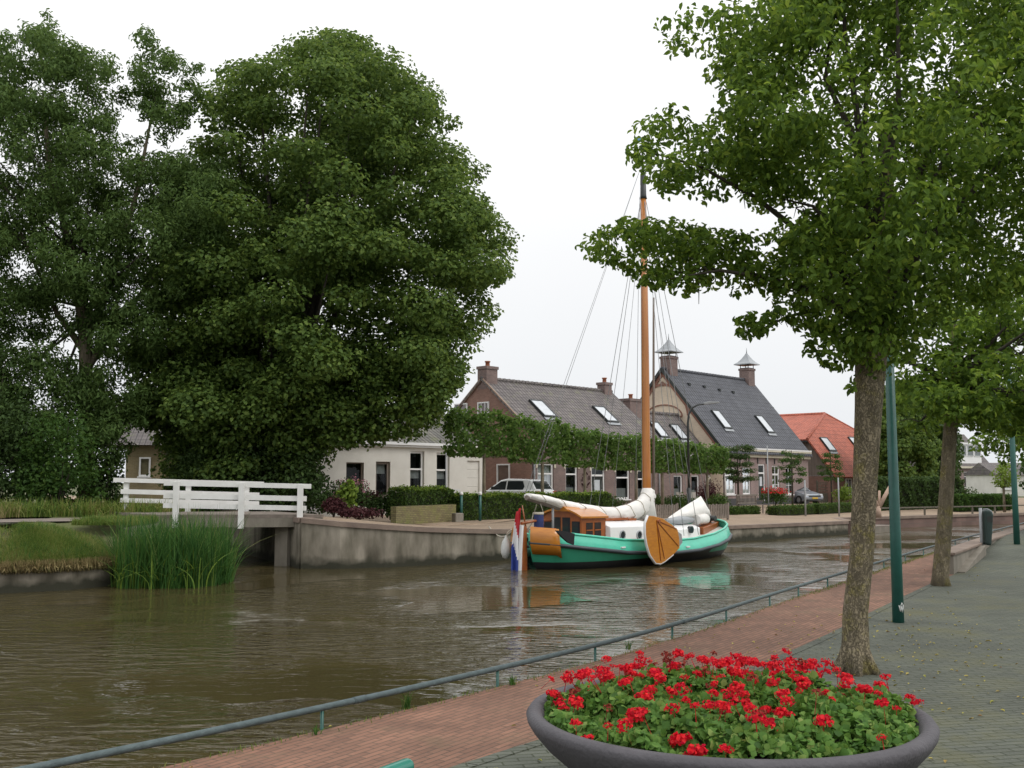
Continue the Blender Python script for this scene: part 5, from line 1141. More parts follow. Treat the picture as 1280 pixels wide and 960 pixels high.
pc = RP(684, 640, 46.3); car('white hatchback parked behind the long clipped hedge', (pc.x, pc.y, .3), math.atan2(-.56, .83), 'car_white', 'plate_yellow')
pc = RP(1019, 640, 74.0); an = math.atan2(.88, -.47)
car('silver-blue car parked nose-out beside the pale brick house', (pc.x + math.cos(an) * 3.9, pc.y + math.sin(an) * 3.9, .06), an, 'car_silver', 'plate_yellow')
# ---------------------------------------------------------------- sailing barge
BS0 = Vector((.35, 27.8, WZ)); BA = math.atan2(.75, .66); BU = Vector((math.cos(BA), math.sin(BA))); BN = Vector((-BU.y, BU.x))
boat = thing('sailing_barge', 'turquoise and black traditional sailing boat with orange mast and leeboard, moored at the far quay', 'boat', BS0, BA)
def BP(px, py, yp=0.0):
    d = ray(px, py); n_ = Vector((BN.x, BN.y, 0)); pt = BS0 + n_ * yp; k = (pt - Vector((0, 0, EYE))).dot(n_) / d.dot(n_); q = Vector((0, 0, EYE)) + d * k - BS0
    return Vector((Vector(q[:2]).dot(BU), yp, q.z))
BL = 9.65
kx = np.array([0, .025, .06, .12, .2, .32, .46, .6, .73, .84, .92, .965, .99, 1.0]); kb = np.array([.12, .62, .95, 1.25, 1.46, 1.64, 1.74, 1.73, 1.62, 1.38, 1.05, .7, .34, .05])
hx = np.array([0, .1, .25, .45, .6, .75, .88, 1]); hz = np.array([1.04, .9, .73, .63, .64, .74, .88, 1.06])
def bw(u): return float(np.interp(u, kx, kb))
def hh_(u): 
    return float(np.interp(u, hx, hz))
NS = 61; us = [(1 - math.cos(math.pi * i / (NS - 1))) / 2 for i in range(NS)]
def prow(u):
    h = hh_(u); return [(-.35, .55, .84), (0, .86, .93), (.2, .95, .965), (h - .36, 1.02, 1.0), (h - .29, 1.03, 1.003), (h - .14, .985, 1.0), (h, .94, .995)]
def hp(u, k, s_): z, f, fx = prow(u)[k]; return (BL / 2 + (u - .5) * BL * fx, s_ * bw(u) * f, z)
mb = MB()
for s_ in (-1, 1):
    for k in range(6):
        for i in range(NS - 1):
            u = (us[i] + us[i + 1]) / 2
            m_ = 2 if k < 2 else (1 if (k == 2 and (u < .42 or u > .7)) else (2 if k == 2 else (2 if k == 3 else 0)))
            mb.add([hp(us[i], k, s_), hp(us[i + 1], k, s_), hp(us[i + 1], k + 1, s_), hp(us[i], k + 1, s_)], [(0, 1, 2, 3)], m_, True)
hull = mb.build('hull', [M['turquoise'], M['turq_low'], M['hull_black']], boat)
bm = bmesh.new(); bm.from_mesh(hull.data); bmesh.ops.remove_doubles(bm, verts=bm.verts, dist=.002); bmesh.ops.recalc_face_normals(bm, faces=bm.faces); bm.to_mesh(hull.data); bm.free()
mb = MB()
for s_ in (-1, 1): mb.tube([Vector(hp(u, 3, s_)) + Vector((0, s_ * .03, .03)) for u in us], .055, 8)
mb.build('rubbing_strake', M['strake'], boat)
mb = MB()
for s_ in (-1, 1): mb.tube([Vector(hp(u, 6, s_)) + Vector((0, 0, .01)) for u in us if u > .03], .035, 8)
mb.build('gunwale', M['turquoise'], boat)
mb = MB(); dz = [hh_(u) - .2 for u in us]
mb.add([(BL / 2 + (u - .5) * BL * .99, s_ * bw(u) * .92, z) for s_ in (-1, 1) for u, z in zip(us, dz)], [(i, i + 1, NS + i + 1, NS + i) for i in range(NS - 1)], 0, True); mb.build('deck', M['deck'], boat)
# varnished stern quarters
mb = MB()
for s_ in (-1, 1):
    uu = [u for u in us if u <= .052]
    rows_ = [[Vector(hp(u, 2, s_)).lerp(Vector(hp(u, 3, s_)), .45 - .2 * (u > .04)) for u in uu], [Vector(hp(u, 3, s_)) for u in uu], [Vector(hp(u, 5, s_)) for u in uu], [Vector(hp(u, 6, s_)) + Vector((0, 0, .1)) for u in uu]]
    vs = [p + Vector((-.03, s_ * .075, 0)) for rr_ in rows_ for p in rr_] ; n = len(uu)
    mb.add(vs, [(j * n + i, j * n + i + 1, (j + 1) * n + i + 1, (j + 1) * n + i) for j in range(3) for i in range(n - 1)], 0, True)
o = mb.build('stern_panel', M['varnish'], boat); sm_ = o.modifiers.new('thick', 'SOLIDIFY'); sm_.thickness = .03
mb = MB(); mb.prism([(-.2, -.35), (.04, -.35), (.02, 1.12), (-.1, 1.16), (-.16, .5)], lambda x, z: (x, -.05, z), lambda x, z: (x, .05, z)); rud = mb.build('rudder', M['mahogany'], boat, bevel=.012)
mb = MB(); mb.prism([(-.27, -.35), (-.205, -.35), (-.165, .5), (-.105, 1.16), (-.18, 1.18), (-.23, .5)], lambda x, z: (x, -.04, z), lambda x, z: (x, .04, z)); mb.build('trim', M['flag_white'], rud)
mb = MB(); mb.tube([(-.15, 0, 1.22), (.5, 0, 1.28), (1.2, .1, 1.25)], [.04, .035, .025], 8); mb.build('tiller', M['mahogany'], rud)
# deckhouse
x0, x1, hw, zb, ze_ = BP(727, 660, -.7).x, BP(757, 660, -.7).x, .7, .6, 1.34
def archp(hw_, ze__, rise, n=12): return [(-hw_ + 2 * hw_ * i / n, ze__ + rise * (1 - (2 * i / n - 1) ** 2)) for i in range(n + 1)]
dhs = thing('x', 'x', 'x'); bpy.data.objects.remove(dhs)
mb = MB(); mb.prism([(-hw, zb)] + archp(hw, ze_, .2) + [(hw, zb)], lambda y, z: (x0, y, z), lambda y, z: (x1, y, z - .02)); dh = mb.build('deckhouse', M['mahogany'], boat)
mb = MB(); A_ = archp(hw + .07, ze_ - .01, .22); A2 = [(y, z + .05) for y, z in A_][::-1]; mb.prism(A_ + A2, lambda y, z: (x0 - .1, y, z), lambda y, z: (x1 + .05, y, z - .02)); mb.build('roof', M['varnish'], dh)
mb = MB(); mb.prism(archp(.36, ze_ + .17, .16) , lambda y, z: (x0 - .12, y, z), lambda y, z: (x0 + .5, y, z)); mb.build('sliding_hatch', M['varnish'], dh)
for yy in (-.64, -.31, .03, .34):
    mb = MB(); mb.box(x0 - .012, x0 - .002, yy, yy + .27, .82, 1.24 + .1 * (abs(yy + .13) < .25)); mb.build('window', M['dark_glass'], dh)
for k in range(2):
    a = x0 + .2 + k * (x1 - x0 - .3) * .48; b_ = a + (x1 - x0 - .4) * .42
    for yy in (-hw - .01, hw + .002): mb = MB(); mb.box(a, b_, yy, yy + .008, .8, 1.2); mb.build('window', M['dark_glass'], dh)
    mb = MB(); mb.box(a, b_, -hw - .02, -hw - .0105, .98, 1.01); mb.build('window_bar', M['mahogany'], dh)
# coachroof with portholes
cx0, cx1 = x1 + .002, 5.0; mb = MB(); mb.prism([(-.88, .5)] + archp(.86, 1.06, .16) + [(.88, .5)], lambda y, z: (cx0, y, z), lambda y, z: (cx1, y * .9, z - .04)); cr_ = mb.build('coachroof', M['white_clean'], boat, bevel=.02)
mb = MB(); mb.bar((cx0, -.9, .62), (cx1, -.82, .6), .05, .05); mb.bar((cx0, .9, .62), (cx1, .82, .6), .05, .05); mb.build('wood_trim', M['mahogany'], cr_)
for px in (779, 801):
    c = BP(px, 669, -.88); yy = -.885 + (c.x - cx0) / (cx1 - cx0) * .085
    for s_ in (-1, 1):
        mb = MB(); mb.tube([(c.x + .12 * math.cos(a), -s_ * yy * -1 if False else s_ * abs(yy), c.z + .12 * math.sin(a)) for a in np.linspace(0, 6.2832, 19)], .022, 6); pf = mb.build('porthole', M['zinc'], cr_)
        mb = MB(); mb.tube([(c.x, s_ * (abs(yy) - .03), c.z), (c.x, s_ * (abs(yy) + .006), c.z)], .115, 20); mb.build('pane', M['dark_glass'], pf)
mb = MB(); mb.box(3.2, 4.3, -.3, .3, 1.2, 1.27); mb.box(4.4, 4.8, -.25, .25, 1.15, 1.24); mb.build('deck_hatch', M['mahogany'], cr_)
mb = MB(); mb.prism([(-.7, .5)] + archp(.7, .86, .12) + [(.7, .5)], lambda y, z: (6.1, y, z), lambda y, z: (8.0, y * .7, z)); fc = mb.build('fore_cabin', M['white_clean'], boat, bevel=.02)
c = BP(863, 662, -.6); mb = MB(); mb.tube([(c.x, -.66, c.z), (c.x, -.55, c.z)], .11, 16); mb.build('porthole', M['dark_glass'], fc)
mb = MB(); mb.prism([(8.1, .6), (9.7, .75), (9.7, 1.02), (8.1, .86)], lambda x, z: (x, -.55 + (x - 8.1) * .18, z), lambda x, z: (x, .55 - (x - 8.1) * .18, z)); mb.build('bow_locker', M['mahogany'], boat, bevel=.02)
mb = MB(); mb.tube([(9.4, 0, .9), (9.4, 0, 1.25)], .07, 8); mb.tube([(9.3, -.3, 1.12), (9.3, .3, 1.12)], .09, 10); mb.build('windlass', M['dark_metal'], boat)
# leeboard
lp = [(809.6, 644.7), (816, 645), (827, 648), (838, 655), (846, 662), (848, 672), (848.5, 685), (841, 693), (830, 702), (825, 704.8), (819, 704), (812, 694), (808, 681), (806, 668), (806, 654)]
L3 = [BP(x, y, -1.96) for x, y in lp]; cxl = sum(p.x for p in L3) / len(L3); czl = sum(p.z for p in L3) / len(L3)
mb = MB(); mb.prism([(p.x, p.z) for p in L3], lambda x, z: (x, -1.99, z), lambda x, z: (x, -1.92, z)); lb = mb.build('leeboard', mat('leeboard', (.56, .225, .02), (.42, .15, .012), .35, 5, .1, coat=.3, stretch=(1, 1, 3)), boat, bevel=.01)
mb = MB(); edge = [p for p in L3[7:]] + [L3[0]]
mb.tube([(p.x, -1.955, p.z) for p in edge], .04, 6); mb.build('rim', M['flag_white'], lb)
mb = MB(); hub = L3[1].lerp(L3[2], .3)
for p in (L3[6], L3[8], L3[9], L3[4]): mb.bar((hub.x, -2.0, hub.z - .1), (p.x * .93 + hub.x * .07, -2.0, p.z * .93 + hub.z * .07), .012, .02)
mb.tube([(hub.x + .1, -2.03, hub.z - .12), (hub.x + .1, -1.7, hub.z - .12)], .05, 10); mb.build('bands', M['mahogany'], lb)
G3 = [BP(x, y, -1.85) for x, y in [(838, 658), (851, 668), (852, 678), (845, 687), (838, 690)]]
mb = MB(); mb.prism([(p.x, p.z) for p in G3], lambda x, z: (x, -1.88, z), lambda x, z: (x, -1.84, z)); mb.build('leeboard_iron', M['grey_metal'], boat)
# mast, topmast
mxp = BP(809, 655, 0).x; mt_ = BP(808, 250, 0).z; m2 = BP(807, 234, 0).z; m3 = BP(806, 180, 0).z
mb = MB(); mb.tube([(mxp, 0, .4), (mxp, 0, 2.5), (mxp, 0, mt_ * .6), (mxp, 0, mt_)], [.13, .13, .12, .095], 16); ms_ = mb.build('mast', M['mast_wood'], boat)
mb = MB(); mb.tube([(mxp, 0, mt_), (mxp, 0, mt_ + .1), (mxp, 0, m2 + .4)], [.12, .1, .085], 12); mb.tube([(mxp, 0, m2 + .4), (mxp - .03, 0, m3)], [.05, .02], 8); mb.build('topmast', M['dark_metal'], ms_)
mb = MB(); mb.prism([(-.1, 0), (.45, .05), (.45, .14), (-.1, .1)], lambda x, z: (mxp - .35 + x, -.01, m3 + z), lambda x, z: (mxp - .35 + x, .01, m3 + z)); mb.build('wind_vane', mat('vane', (.1, .25, .45), None, .6, 5), ms_)
p = BP(817, 372, -.1); q = BP(817, 655, -.1); mb = MB(); mb.tube([q, q.lerp(p, .5), p], [.05, .04, .03], 8); mb.build('pole', M['wood_grey'], boat)
# boom and canvas sail cover
top_l = [(660, 616.5), (680, 619), (705, 625.5), (730, 630), (755, 633.5), (772, 633.5), (788, 629), (800, 623), (806, 612), (810, 609)]
bot_l = [(660, 624), (688, 632), (715, 642), (742, 650.5), (760, 653), (778, 652), (794, 649), (806, 643), (811, 634), (816, 624)]
mb = MB(); rings = []; n = 14; rr0 = np.random.default_rng(4)
secs = []
for k in range(len(top_l) - 1):
    for f in (0, .33, .66): secs.append((np.array(top_l[k]) * (1 - f) + np.array(top_l[k + 1]) * f, np.array(bot_l[k]) * (1 - f) + np.array(bot_l[k + 1]) * f))
secs.append((np.array(top_l[-1]), np.array(bot_l[-1])))
vs = []
for k, (a, b_) in enumerate(secs):
    A3 = BP(*a, 0); B3 = BP(*b_, 0); c = (A3 + B3) / 2; hv = (A3 - B3) / 2; wd = min(.28, .12 + hv.length * .35)
    for j in range(n):
        an = 6.2832 * j / n; wob = 1 + .13 * math.sin(k * 1.7 + j * 2.1) + rr0.normal() * .05
        v = c + hv * math.sin(an) * (1 - .05 * (k % 3 == 2)) + Vector((0, 1, 0)) * wd * math.cos(an) * wob * (1 - .1 * (k % 3 == 2)); vs.append(v)
mb.add(vs, [(i * n + j, i * n + (j + 1) % n, i * n + n + (j + 1) % n, i * n + n + j) for i in range(len(secs) - 1) for j in range(n)] + [tuple(range(n)), tuple(range(len(vs) - n, len(vs)))], 0, True)
scv = mb.build('sail_cover', M['canvas'], boat)
for k in range(2, len(secs) - 3, 3):
    ring = vs[k * n:(k + 1) * n]; cc = sum(ring, Vector()) / n; MB().tube([cc + (q_ - cc) * 1.035 for q_ in ring] + [cc + (ring[0] - cc) * 1.035], .013, 5, cap=False).build('lashing', M['rope'], scv)
a = BP(658, 622, 0); b_ = BP(770, 655, 0); b_.z += .03; mb = MB(); mb.tube([a, a.lerp(b_, .5) + Vector((0, 0, -.04)), b_], [.07, .08, .08], 10); mb.tube([b_, Vector((mxp - .15, 0, b_.z + .02))], [.08, .08], 10); mb.build('boom', M['wood_grey'], boat)
mb = MB(); mb.tube([(mxp, 0, 1.2), (mxp, 0, 1.9), (mxp, 0, BP(809, 610, 0).z)], [.3, .2, .15], 12); mb.build('mast_collar', M['canvas'], boat)
# foresail bag and roll
fl = [((835, 647), (837, 650)), ((848, 638), (846, 650)), ((860, 630), (857, 650)), ((870, 624), (866, 650)), ((876, 620), (874, 650)), ((881, 628), (880, 648)), ((887, 642), (887, 647))]
vs = []; n = 12
for k, (a, b_) in enumerate(fl):
    A3 = BP(*a, 0); B3 = BP(*b_, 0); c = (A3 + B3) / 2; hv = (A3 - B3) / 2; wd = [.05, .18, .28, .3, .26, .2, .04][k]
    for j in range(n):
        an = 6.2832 * j / n; tw = (1 - max(0, math.sin(an)) * .85); vs.append(c + hv * math.sin(an) + Vector((0, 1, 0)) * wd * math.cos(an) * tw * (1 + .12 * math.sin(j * 2.3 + k)))
mb = MB(); mb.add(vs, [(i * n + j, i * n + (j + 1) % n, i * n + n + (j + 1) % n, i * n + n + j) for i in range(6) for j in range(n)], 0, True); mb.build('foresail_bag', M['canvas'], boat)
mb = MB(); a = BP(832, 651, -.2); b_ = BP(866, 650, -.2); mb.tube([a, a.lerp(b_, .5), b_], [.06, .14, .08], 8); mb.build('tarpaulin', M['zinc'], boat)
mb = MB(); a = BP(870, 650, -.25); b_ = BP(882, 648.5, -.25); mb.tube([a, b_], .17, 12); mb.build('rolled_sail', M['canvas'], boat); mb = MB(); mb.tube([b_, b_ + Vector((.12, 0, 0))], [.13, .1], 10); mb.build('furler_drum', M['dark_metal'], boat)
# rigging
mb = MB(); mtop = Vector((mxp, 0, m2))
for tgt in ((.15, 0, BP(660, 617, 0).z), (.0, 0, 2.0)): mb.tube([mtop + Vector((0, 0, .8)), tgt], .009, 4)
for s_ in (-1, 1):
    for dx in (-1.0, -.5, .3): mb.tube([mtop - Vector((0, 0, .3 if dx > 0 else 0)), (mxp + dx, s_ * 1.62, .75)], .009, 4)
mb.tube([mtop, (BL - .2, 0, 1.15)], .011, 4); mb.tube([mtop - Vector((0, 0, 1.2)), (BL - 1.4, 0, 1.2)], .009, 4); mb.tube([mtop - Vector((.15, 0, 0)), (mxp - .25, 0, 2.1)], .009, 4); mb.tube([mtop - Vector((.2, 0, .4)), (mxp - .45, .1, 2.1)], .009, 4)
mb.build('rigging', M['wire'], boat)
a = BP(691, 626, 0); mb = MB(); mb.tube([(a.x, 0, .7), (a.x, 0, a.z)], .035, 8); mb.build('boom_crutch', M['grey_metal'], boat)
a = BP(716, 679, -1.5); mb = MB()
bx = [BP(x, y, -1.52) for x, y in [(694, 663), (706, 664), (717, 667), (716, 681), (709, 678), (701, 671)]]; mb.prism([(p.x, p.z) for p in bx], lambda x, z: (x, -1.56, z), lambda x, z: (x, -1.5, z)); mb.build('draped_cloth', M['black_cloth'], boat)
mb = MB(); c = BP(676, 664, 0)
for k in range(3): mb.tube([(c.x + .16 * math.cos(t_), -.3 + .16 * math.sin(t_), .95 + k * .05) for t_ in np.linspace(0, 6.2832, 13)], .03, 6)
mb.build('rope_coil', mat('red_rope', (.4, .06, .03), None, .9, 20), boat)
mb = MB()
for px in (793, 865): 
    c = BP(px, 688 if px == 793 else 681, -1.9); u = c.x / BL; zc = hh_(u) - .2; mb.box(c.x - .09, c.x + .09, -bw(u) * 1.02 - .012, -bw(u) * .9, zc - .02, zc + .02)
mb.build('fairlead', M['white_clean'], boat)
# flag on its staff
sx = -.12; zt1 = BP(654, 632, 0).z; fs_ = MB(); fs_.tube([(.05, 0, 1.0), (sx, 0, zt1)], [.025, .015], 8); st = fs_.build('flagstaff', M['mahogany'], boat)
vs = []; nf = 9; nv = 18
for i in range(nv + 1):
    v = i / nv; z = zt1 - .06 - v * (zt1 + .02)
    for j in range(nf + 1):
        u = j / nf; wd = .1 + .13 * min(1, v * 1.8); x_ = sx - .03 - u * wd * .62 - .05 * v + .04 * math.sin(u * 9 + v * 2) * (.4 + v); y_ = .03 + u * wd * .68 + .04 * math.sin(u * 8 + v * 3)
        vs.append((x_, y_, z - u * .1))
mb = MB()
for i in range(nv):
    for j in range(nf):
        v = (i + .5) / nv + (j / nf - .5) * .42; k = 0 if v < .34 else (1 if v < .64 else 2)
        if not mb.v: mb.v = [tuple(q_) for q_ in vs]
        b0 = i * (nf + 1) + j; mb.f.append((b0, b0 + 1, b0 + nf + 2, b0 + nf + 1)); mb.m.append(k); mb.sm.append(True)
o = mb.build('flag', [M['flag_red'], M['flag_white'], M['flag_blue']], st); sm_ = o.modifiers.new('thick', 'SOLIDIFY'); sm_.thickness = .008
# blue bag hanging from the boom, fender, mooring rope
c = BP(673.5, 652, 0); q = BS0 + Vector((BU.x, BU.y, 0)) * c.x + Vector((0, 0, c.z)); zt2 = BP(673.5, 640.5, 0).z - c.z; zb2 = zt2 - .6
th = thing('hanging_bag', 'dark blue cylindrical bag with white rope hanging under the boom end', 'bag', q); mb = MB(); mb.lathe([(.001, zb2), (.12, zb2), (.135, zb2 + .05), (.13, zt2 - .1), (.12, zt2), (.001, zt2)], n=16); mb.build('bag', M['blue_cloth'], th)
mb = MB(); mb.lathe([(.136, zt2 - .05), (.14, zt2), (.1, zt2 + .01)], n=14); [mb.tube([(s_ * .12, 0, zt2), (0, 0, zt2 + .38)], .012, 5) for s_ in (-1, 1)]; mb.tube([(-.14, 0, zt2), (-.2, 0, zt2 - .3), (-.34, 0, zt2 - .5)], .018, 5); mb.build('rope', M['rope'], th)
q = RP(632.5, 684, 28.6); th = thing('fender', 'white teardrop fender hanging at the stern of the boat', 'fender', q); mb = MB(); mb.lathe([(.001, -.33), (.09, -.28), (.14, -.15), (.14, .02), (.1, .16), (.04, .26), (.03, .32)], n=16); mb.build('buoy', M['white_weathered'], th); MB().tube([(0, 0, .3), (.06, .08, .42), (.2, .2, .5)], .012, 5).build('rope', M['rope'], th)
a = GP(611, 659, .22); b_ = BS0 + Vector((BN.x, BN.y, 0)) * .5 + Vector((BU.x, BU.y, 0)) * .2 + Vector((0, 0, 1.08)); a.z = .24
tag(MB().tube([a.lerp(b_, u) + Vector((0, 0, -.28 * math.sin(math.pi * u))) for u in np.linspace(0, 1, 12)], .022, 6).build('mooring_rope', M['rope']), 'sagging mooring rope from the quay to the stern of the boat', 'rope')
# ---------------------------------------------------------------- white footbridge
n0 = RP(205, 603, 28.3); n1 = RP(389, 607, 28.7); f0 = RP(142, 599, 31.4); f1 = RP(330, 604, 32.0)
zdk = .72
br = thing('footbridge', 'small flat bridge with white wooden railings over the side canal', 'bridge', (n1.x, n1.y, 0))
def L_(p): return Vector((p[0] - n1.x, p[1] - n1.y, p[2]))
c4 = [(n0.x - .1, n0.y + .05), (n1.x + .35, n1.y + .05), (f1.x + .35, f1.y - .05), (f0.x - .1, f0.y - .05)]
nd = [Vector(c) for c in c4]
mb = MB()
vs = [L_((c.x, c.y, z)) for z in (zdk - .08, zdk) for c in nd]; mb.add(vs, [(0, 1, 2, 3), (4, 5, 6, 7), (0, 1, 5, 4), (1, 2, 6, 5), (2, 3, 7, 6), (3, 0, 4, 7)]); mb.build('deck', M['wood_grey'], br)
mb = MB()
for k in (0, .5, 1):
    a = nd[0].lerp(nd[3], .02 + k * .96); b_ = nd[1].lerp(nd[2], .02 + k * .96); mb.bar(L_((a.x, a.y, zdk - .21)), L_((b_.x, b_.y, zdk - .21)), .16, .25)
mb.build('beam', M['concrete'], br)
def railing(p0, p1, tl, posts, dz0, dz1, outs):
    r_ = MB(); P = lambda u, z: L_((p0.x + (p1.x - p0.x) * u, p0.y + (p1.y - p0.y) * u, p0.z + (p1.z - p0.z) * u + z))
    for z, h in ((-.02, .13), (-.36, .14), (-.62, .13)): 
        u0, u1 = (0, 1) if z > -.1 else (0.0 if tl else .05, .97); r_.bar(P(u0, z), P(u1, z), .06, h)
    r_.build('rail', M['white_paint'], br)
    for u in posts:
        a = P(u, -.02) + Vector((0, -.075 if outs else .075, 0)); m_ = MB(); m_.box(a.x - .075, a.x + .075, a.y - .04, a.y + .04, a.z - (1.18 if outs else .95), a.z + .05); m_.build('post', M['white_paint'], br)
railing(n0, n1, True, (.09, .53, .93), 0, 0, True); railing(f0, f1, False, (.08, .49, .88), 0, 0, False)
mb = MB(); a = RP(357, 690, 29.2); mb.box(-.22, .22, -.2, .2, -1.8, .42); 
tag(mb.build('bridge_pier', M['concrete'], None, (a.x, a.y, 0), R(-28)), 'square concrete pier under the right end of the footbridge', 'pier')
# ---------------------------------------------------------------- reeds and grass
rg = np.random.default_rng(9); Bp = []
while len(Bp) < 3400:
    x = rg.uniform(-9.2, -6.3); y = rg.uniform(22.9, 26.2); e = ((x + 7.8) / 1.3) ** 2 + ((y - 24.3) / 1.55) ** 2
    if e < 1: Bp.append((x, y, WZ - .1))
Bp = [(x, y, z - rg.random() * .25 - .22 * (math.sin(x * 4) * math.cos(y * 3) > .3)) for x, y, z in Bp]
tag(blades('reeds', M['reed'], None, Bp, 1.75, .026, .32, 7, 1), 'dense clump of tall green reeds in the water before the footbridge', 'reeds', kind='stuff')
Bp2 = [(x, y, z) for x, y, z in Bp if y < 23.6][:70]
tag(blades('bent_reeds', M['leaf_yellow'], None, [(x, y - .15, WZ) for x, y, z in Bp2], 1.0, .03, 1.0, 7, 6), 'pale yellow bent reed leaves along the water side of the reed clump', 'reeds', kind='stuff')
Bp = []
LBv = [Vector(p) for p in LB]; INv = [Vector(p) for p in IN]; zs = [(0, -.16), (.25, -.06), (.9, .16), (1.8, .42), (2.6, .58), (5.5, .6)]
for _ in range(90000):
    i = rg.choice([2, 3, 4, 4, 5, 5, 6, 7], p=[.1, .14, .15, .15, .14, .12, .12, .08]); 
    u = rg.random(); dist = abs(rg.normal(0, 1.4)) if i < 7 else rg.random() * 1.6
    if dist > 3.2: continue
    if dist > 2.4: continue
    e0 = LBv[i].lerp(LBv[i + 1], u); iv = INv[i].lerp(INv[i + 1], u); q = e0 + iv * dist
    z = float(np.interp(dist, [a for a, b_ in zs], [b_ for a, b_ in zs])) if i < 7 else .59; Bp.append((q.x, q.y, z - .02))
Bp = np.array(Bp); d_edge = rg.random(len(Bp))
tag(blades('grass', M['grass'], None, Bp, .21, .012, .8, 3, 2), 'yellowing rough grass covering the left bank', 'grass', kind='stuff')
Bw = [tuple(Bp[k]) for k in rg.integers(0, len(Bp), 5200) if math.sin(Bp[k][0] * 2.3) * math.cos(Bp[k][1] * 3.1) > -.1]
tag(blades('tall_weeds', M['reed'], None, Bw[:3000], .3, .012, .9, 4, 12), 'taller ragged green weeds scattered through the left bank grass', 'weeds', kind='stuff')
# overhanging dry fringe
Bp = []
for _ in range(4200):
    i = rg.choice([2, 3, 4, 5, 6], p=[.2, .3, .2, .15, .15]); u = rg.random(); e0 = LBv[i].lerp(LBv[i + 1], u); iv = INv[i].lerp(INv[i + 1], u); q = e0 - iv * abs(rg.normal(0, .07)); Bp.append((q.x, q.y, -.14))
n = len(Bp); P = np.array(Bp) + np.array([0, -.02, -.02]); leaf_mesh('dry_grass', M['drygrass'], None, P, rg.normal(size=(n, 3)) * np.array([1, 1, .15]) + np.array([0, -.6, 0]), .28, aspect=.045, droop=2, seed=8)
tag(bpy.data.objects['dry_grass'], 'dry straw-coloured grass hanging over the left bank edging', 'grass', kind='stuff')
Bp = [(rg.uniform(-22, -14.2), 0, .6) for _ in range(2600)]; Bp = [(x, 27.9 + (x + 14) * .22 + abs(rg.normal(0, .7)) + .9, .58) for x, y, z in Bp]
tag(blades('dry_grass', M['drygrass'], None, Bp, .5, .01, .5, 4, 3), 'tall pale seeding grass along the far side of the left footpath', 'grass', kind='stuff')
Bp = [(rg.uniform(-24, -10.2), 0, .6) for _ in range(5000)]; Bp = [(x, 29.5 + (x + 14) * .2 + abs(rg.normal(0, 1.3)) + .6, .58) for x, y, z in Bp]
tag(blades('undergrowth', M['grass'], None, Bp, .6, .03, .7, 3, 4), 'green weeds at the foot of the left trees', 'weeds', kind='stuff')
# ---------------------------------------------------------------- near quay: railing, posts, bin, planter
def RQ(a, z=0): p = Q(a, -.01, z); return Vector(p)
ra0 = -6.2; posts_px = [(417, 912), (610, 858), (740, 826), (835, 798), (900, 776), (960, 757), (996, 745), (1031, 733)]
posts_a = sorted([(GP(x, y, 0).y - E0.y) / UN.y for x, y in posts_px]); gap = 2.05
rl = thing('quay_railing', 'low blue-grey tubular railing along the edge of the brick path', 'railing', E0)
allp = [posts_a[0] - gap * k for k in (4, 3, 2, 1)] + posts_a; k = posts_a[-1]
while k < 40: k += gap; allp.append(k)
hr = .135
mb = MB(); loc = lambda a, z, c=-.04: Vector(Q(a, c, z)) - E0
seams = [allp[0] - .5] + [a + .3 for a in allp[1::3]] + [42]
mb.tube([loc(a, hr) for a in np.linspace(allp[0] - .5, 42, 150)], .022, 12); mb.build('rail', M['blue_rail'], rl)
for a in seams[1:-1]: MB().tube([loc(a - .05, hr), loc(a + .05, hr)], .0245, 12).build('sleeve', M['blue_rail'], rl)
for a in allp: MB().tube([loc(a, -.3), loc(a, hr - .01)], .012, 8).build('post', M['teal'], rl)
for i, (px, py, yb, hgt, label) in enumerate([(1123, 778, 0, 4.3, 'green lamp post with white scribble near its foot, beside the nearest tree'), (1271, 675, .36, 4.3, 'green lamp post standing beyond the bin at the right edge')]):
    p = GP(px, py, yb); th = thing('lamp_post', label, 'lamp post', p, group='green lamp posts on the near quay')
    mb = MB(); mb.tube([(0, 0, -.1), (0, 0, 1.0), (0, 0, hgt)], [.066, .06, .045], 20); mb.build('post', M['teal'], th)
    mb = MB(); mb.lathe([(.06, hgt), (.09, hgt + .03), (.16, hgt + .3), (.3, hgt + .34), (.28, hgt + .38), (.05, hgt + .5), (.001, hgt + .52)], n=20); mb.build('lantern', M['dark_metal'], th)
    if i == 0:
        mb = MB(); zg = .13
        sc_pts = [(-.3, .07), (-.16, 0), (-.05, .06), (.06, -.01), (.2, .075), (.3, .01)]
        def on_post(an, z): a = R(-90) + an + R(18); return Vector((math.cos(a) * .0675, math.sin(a) * .0675, z))
        for (a, z), (b_, z2) in zip(sc_pts, sc_pts[1:]): mb.tube([on_post(a * 1.6, zg + z), on_post((a + b_) * .8, zg + (z + z2) / 2), on_post(b_ * 1.6, zg + z2)], .006, 5)
        for (a, z), (b_, z2) in zip([(-.25, .03), (.1, .09)], [(.05, .1), (.28, .04)]): mb.tube([on_post(a * 1.6, zg + z), on_post(b_ * 1.6, zg + z2)], .005, 5)
        mb.build('scribble', M['white_weathered'], th)
p = GP(1228, 698, .06); th = thing('litter_bin', 'dark green litter bin on a grey post beside the parapet wall', 'litter bin', p, R(-8)); H_ = 1.0
mb = MB(); mb.tube([(0, 0, -.1), (0, 0, H_ + .02)], .032, 12); mb.build('post', M['grey_metal'], th)
mb = MB(); prof = [(.045, .28), (.15, .26), (.21, .88), (.19, .96), (.13, .99), (.045, .98)]; mb.prism(prof, lambda x, z: (x, -.15, z), lambda x, z: (x, .15, z)); mb.build('bin_body', mat('bin_green', (.018, .04, .035), None, .5, 5), th, bevel=.04, seg=3)
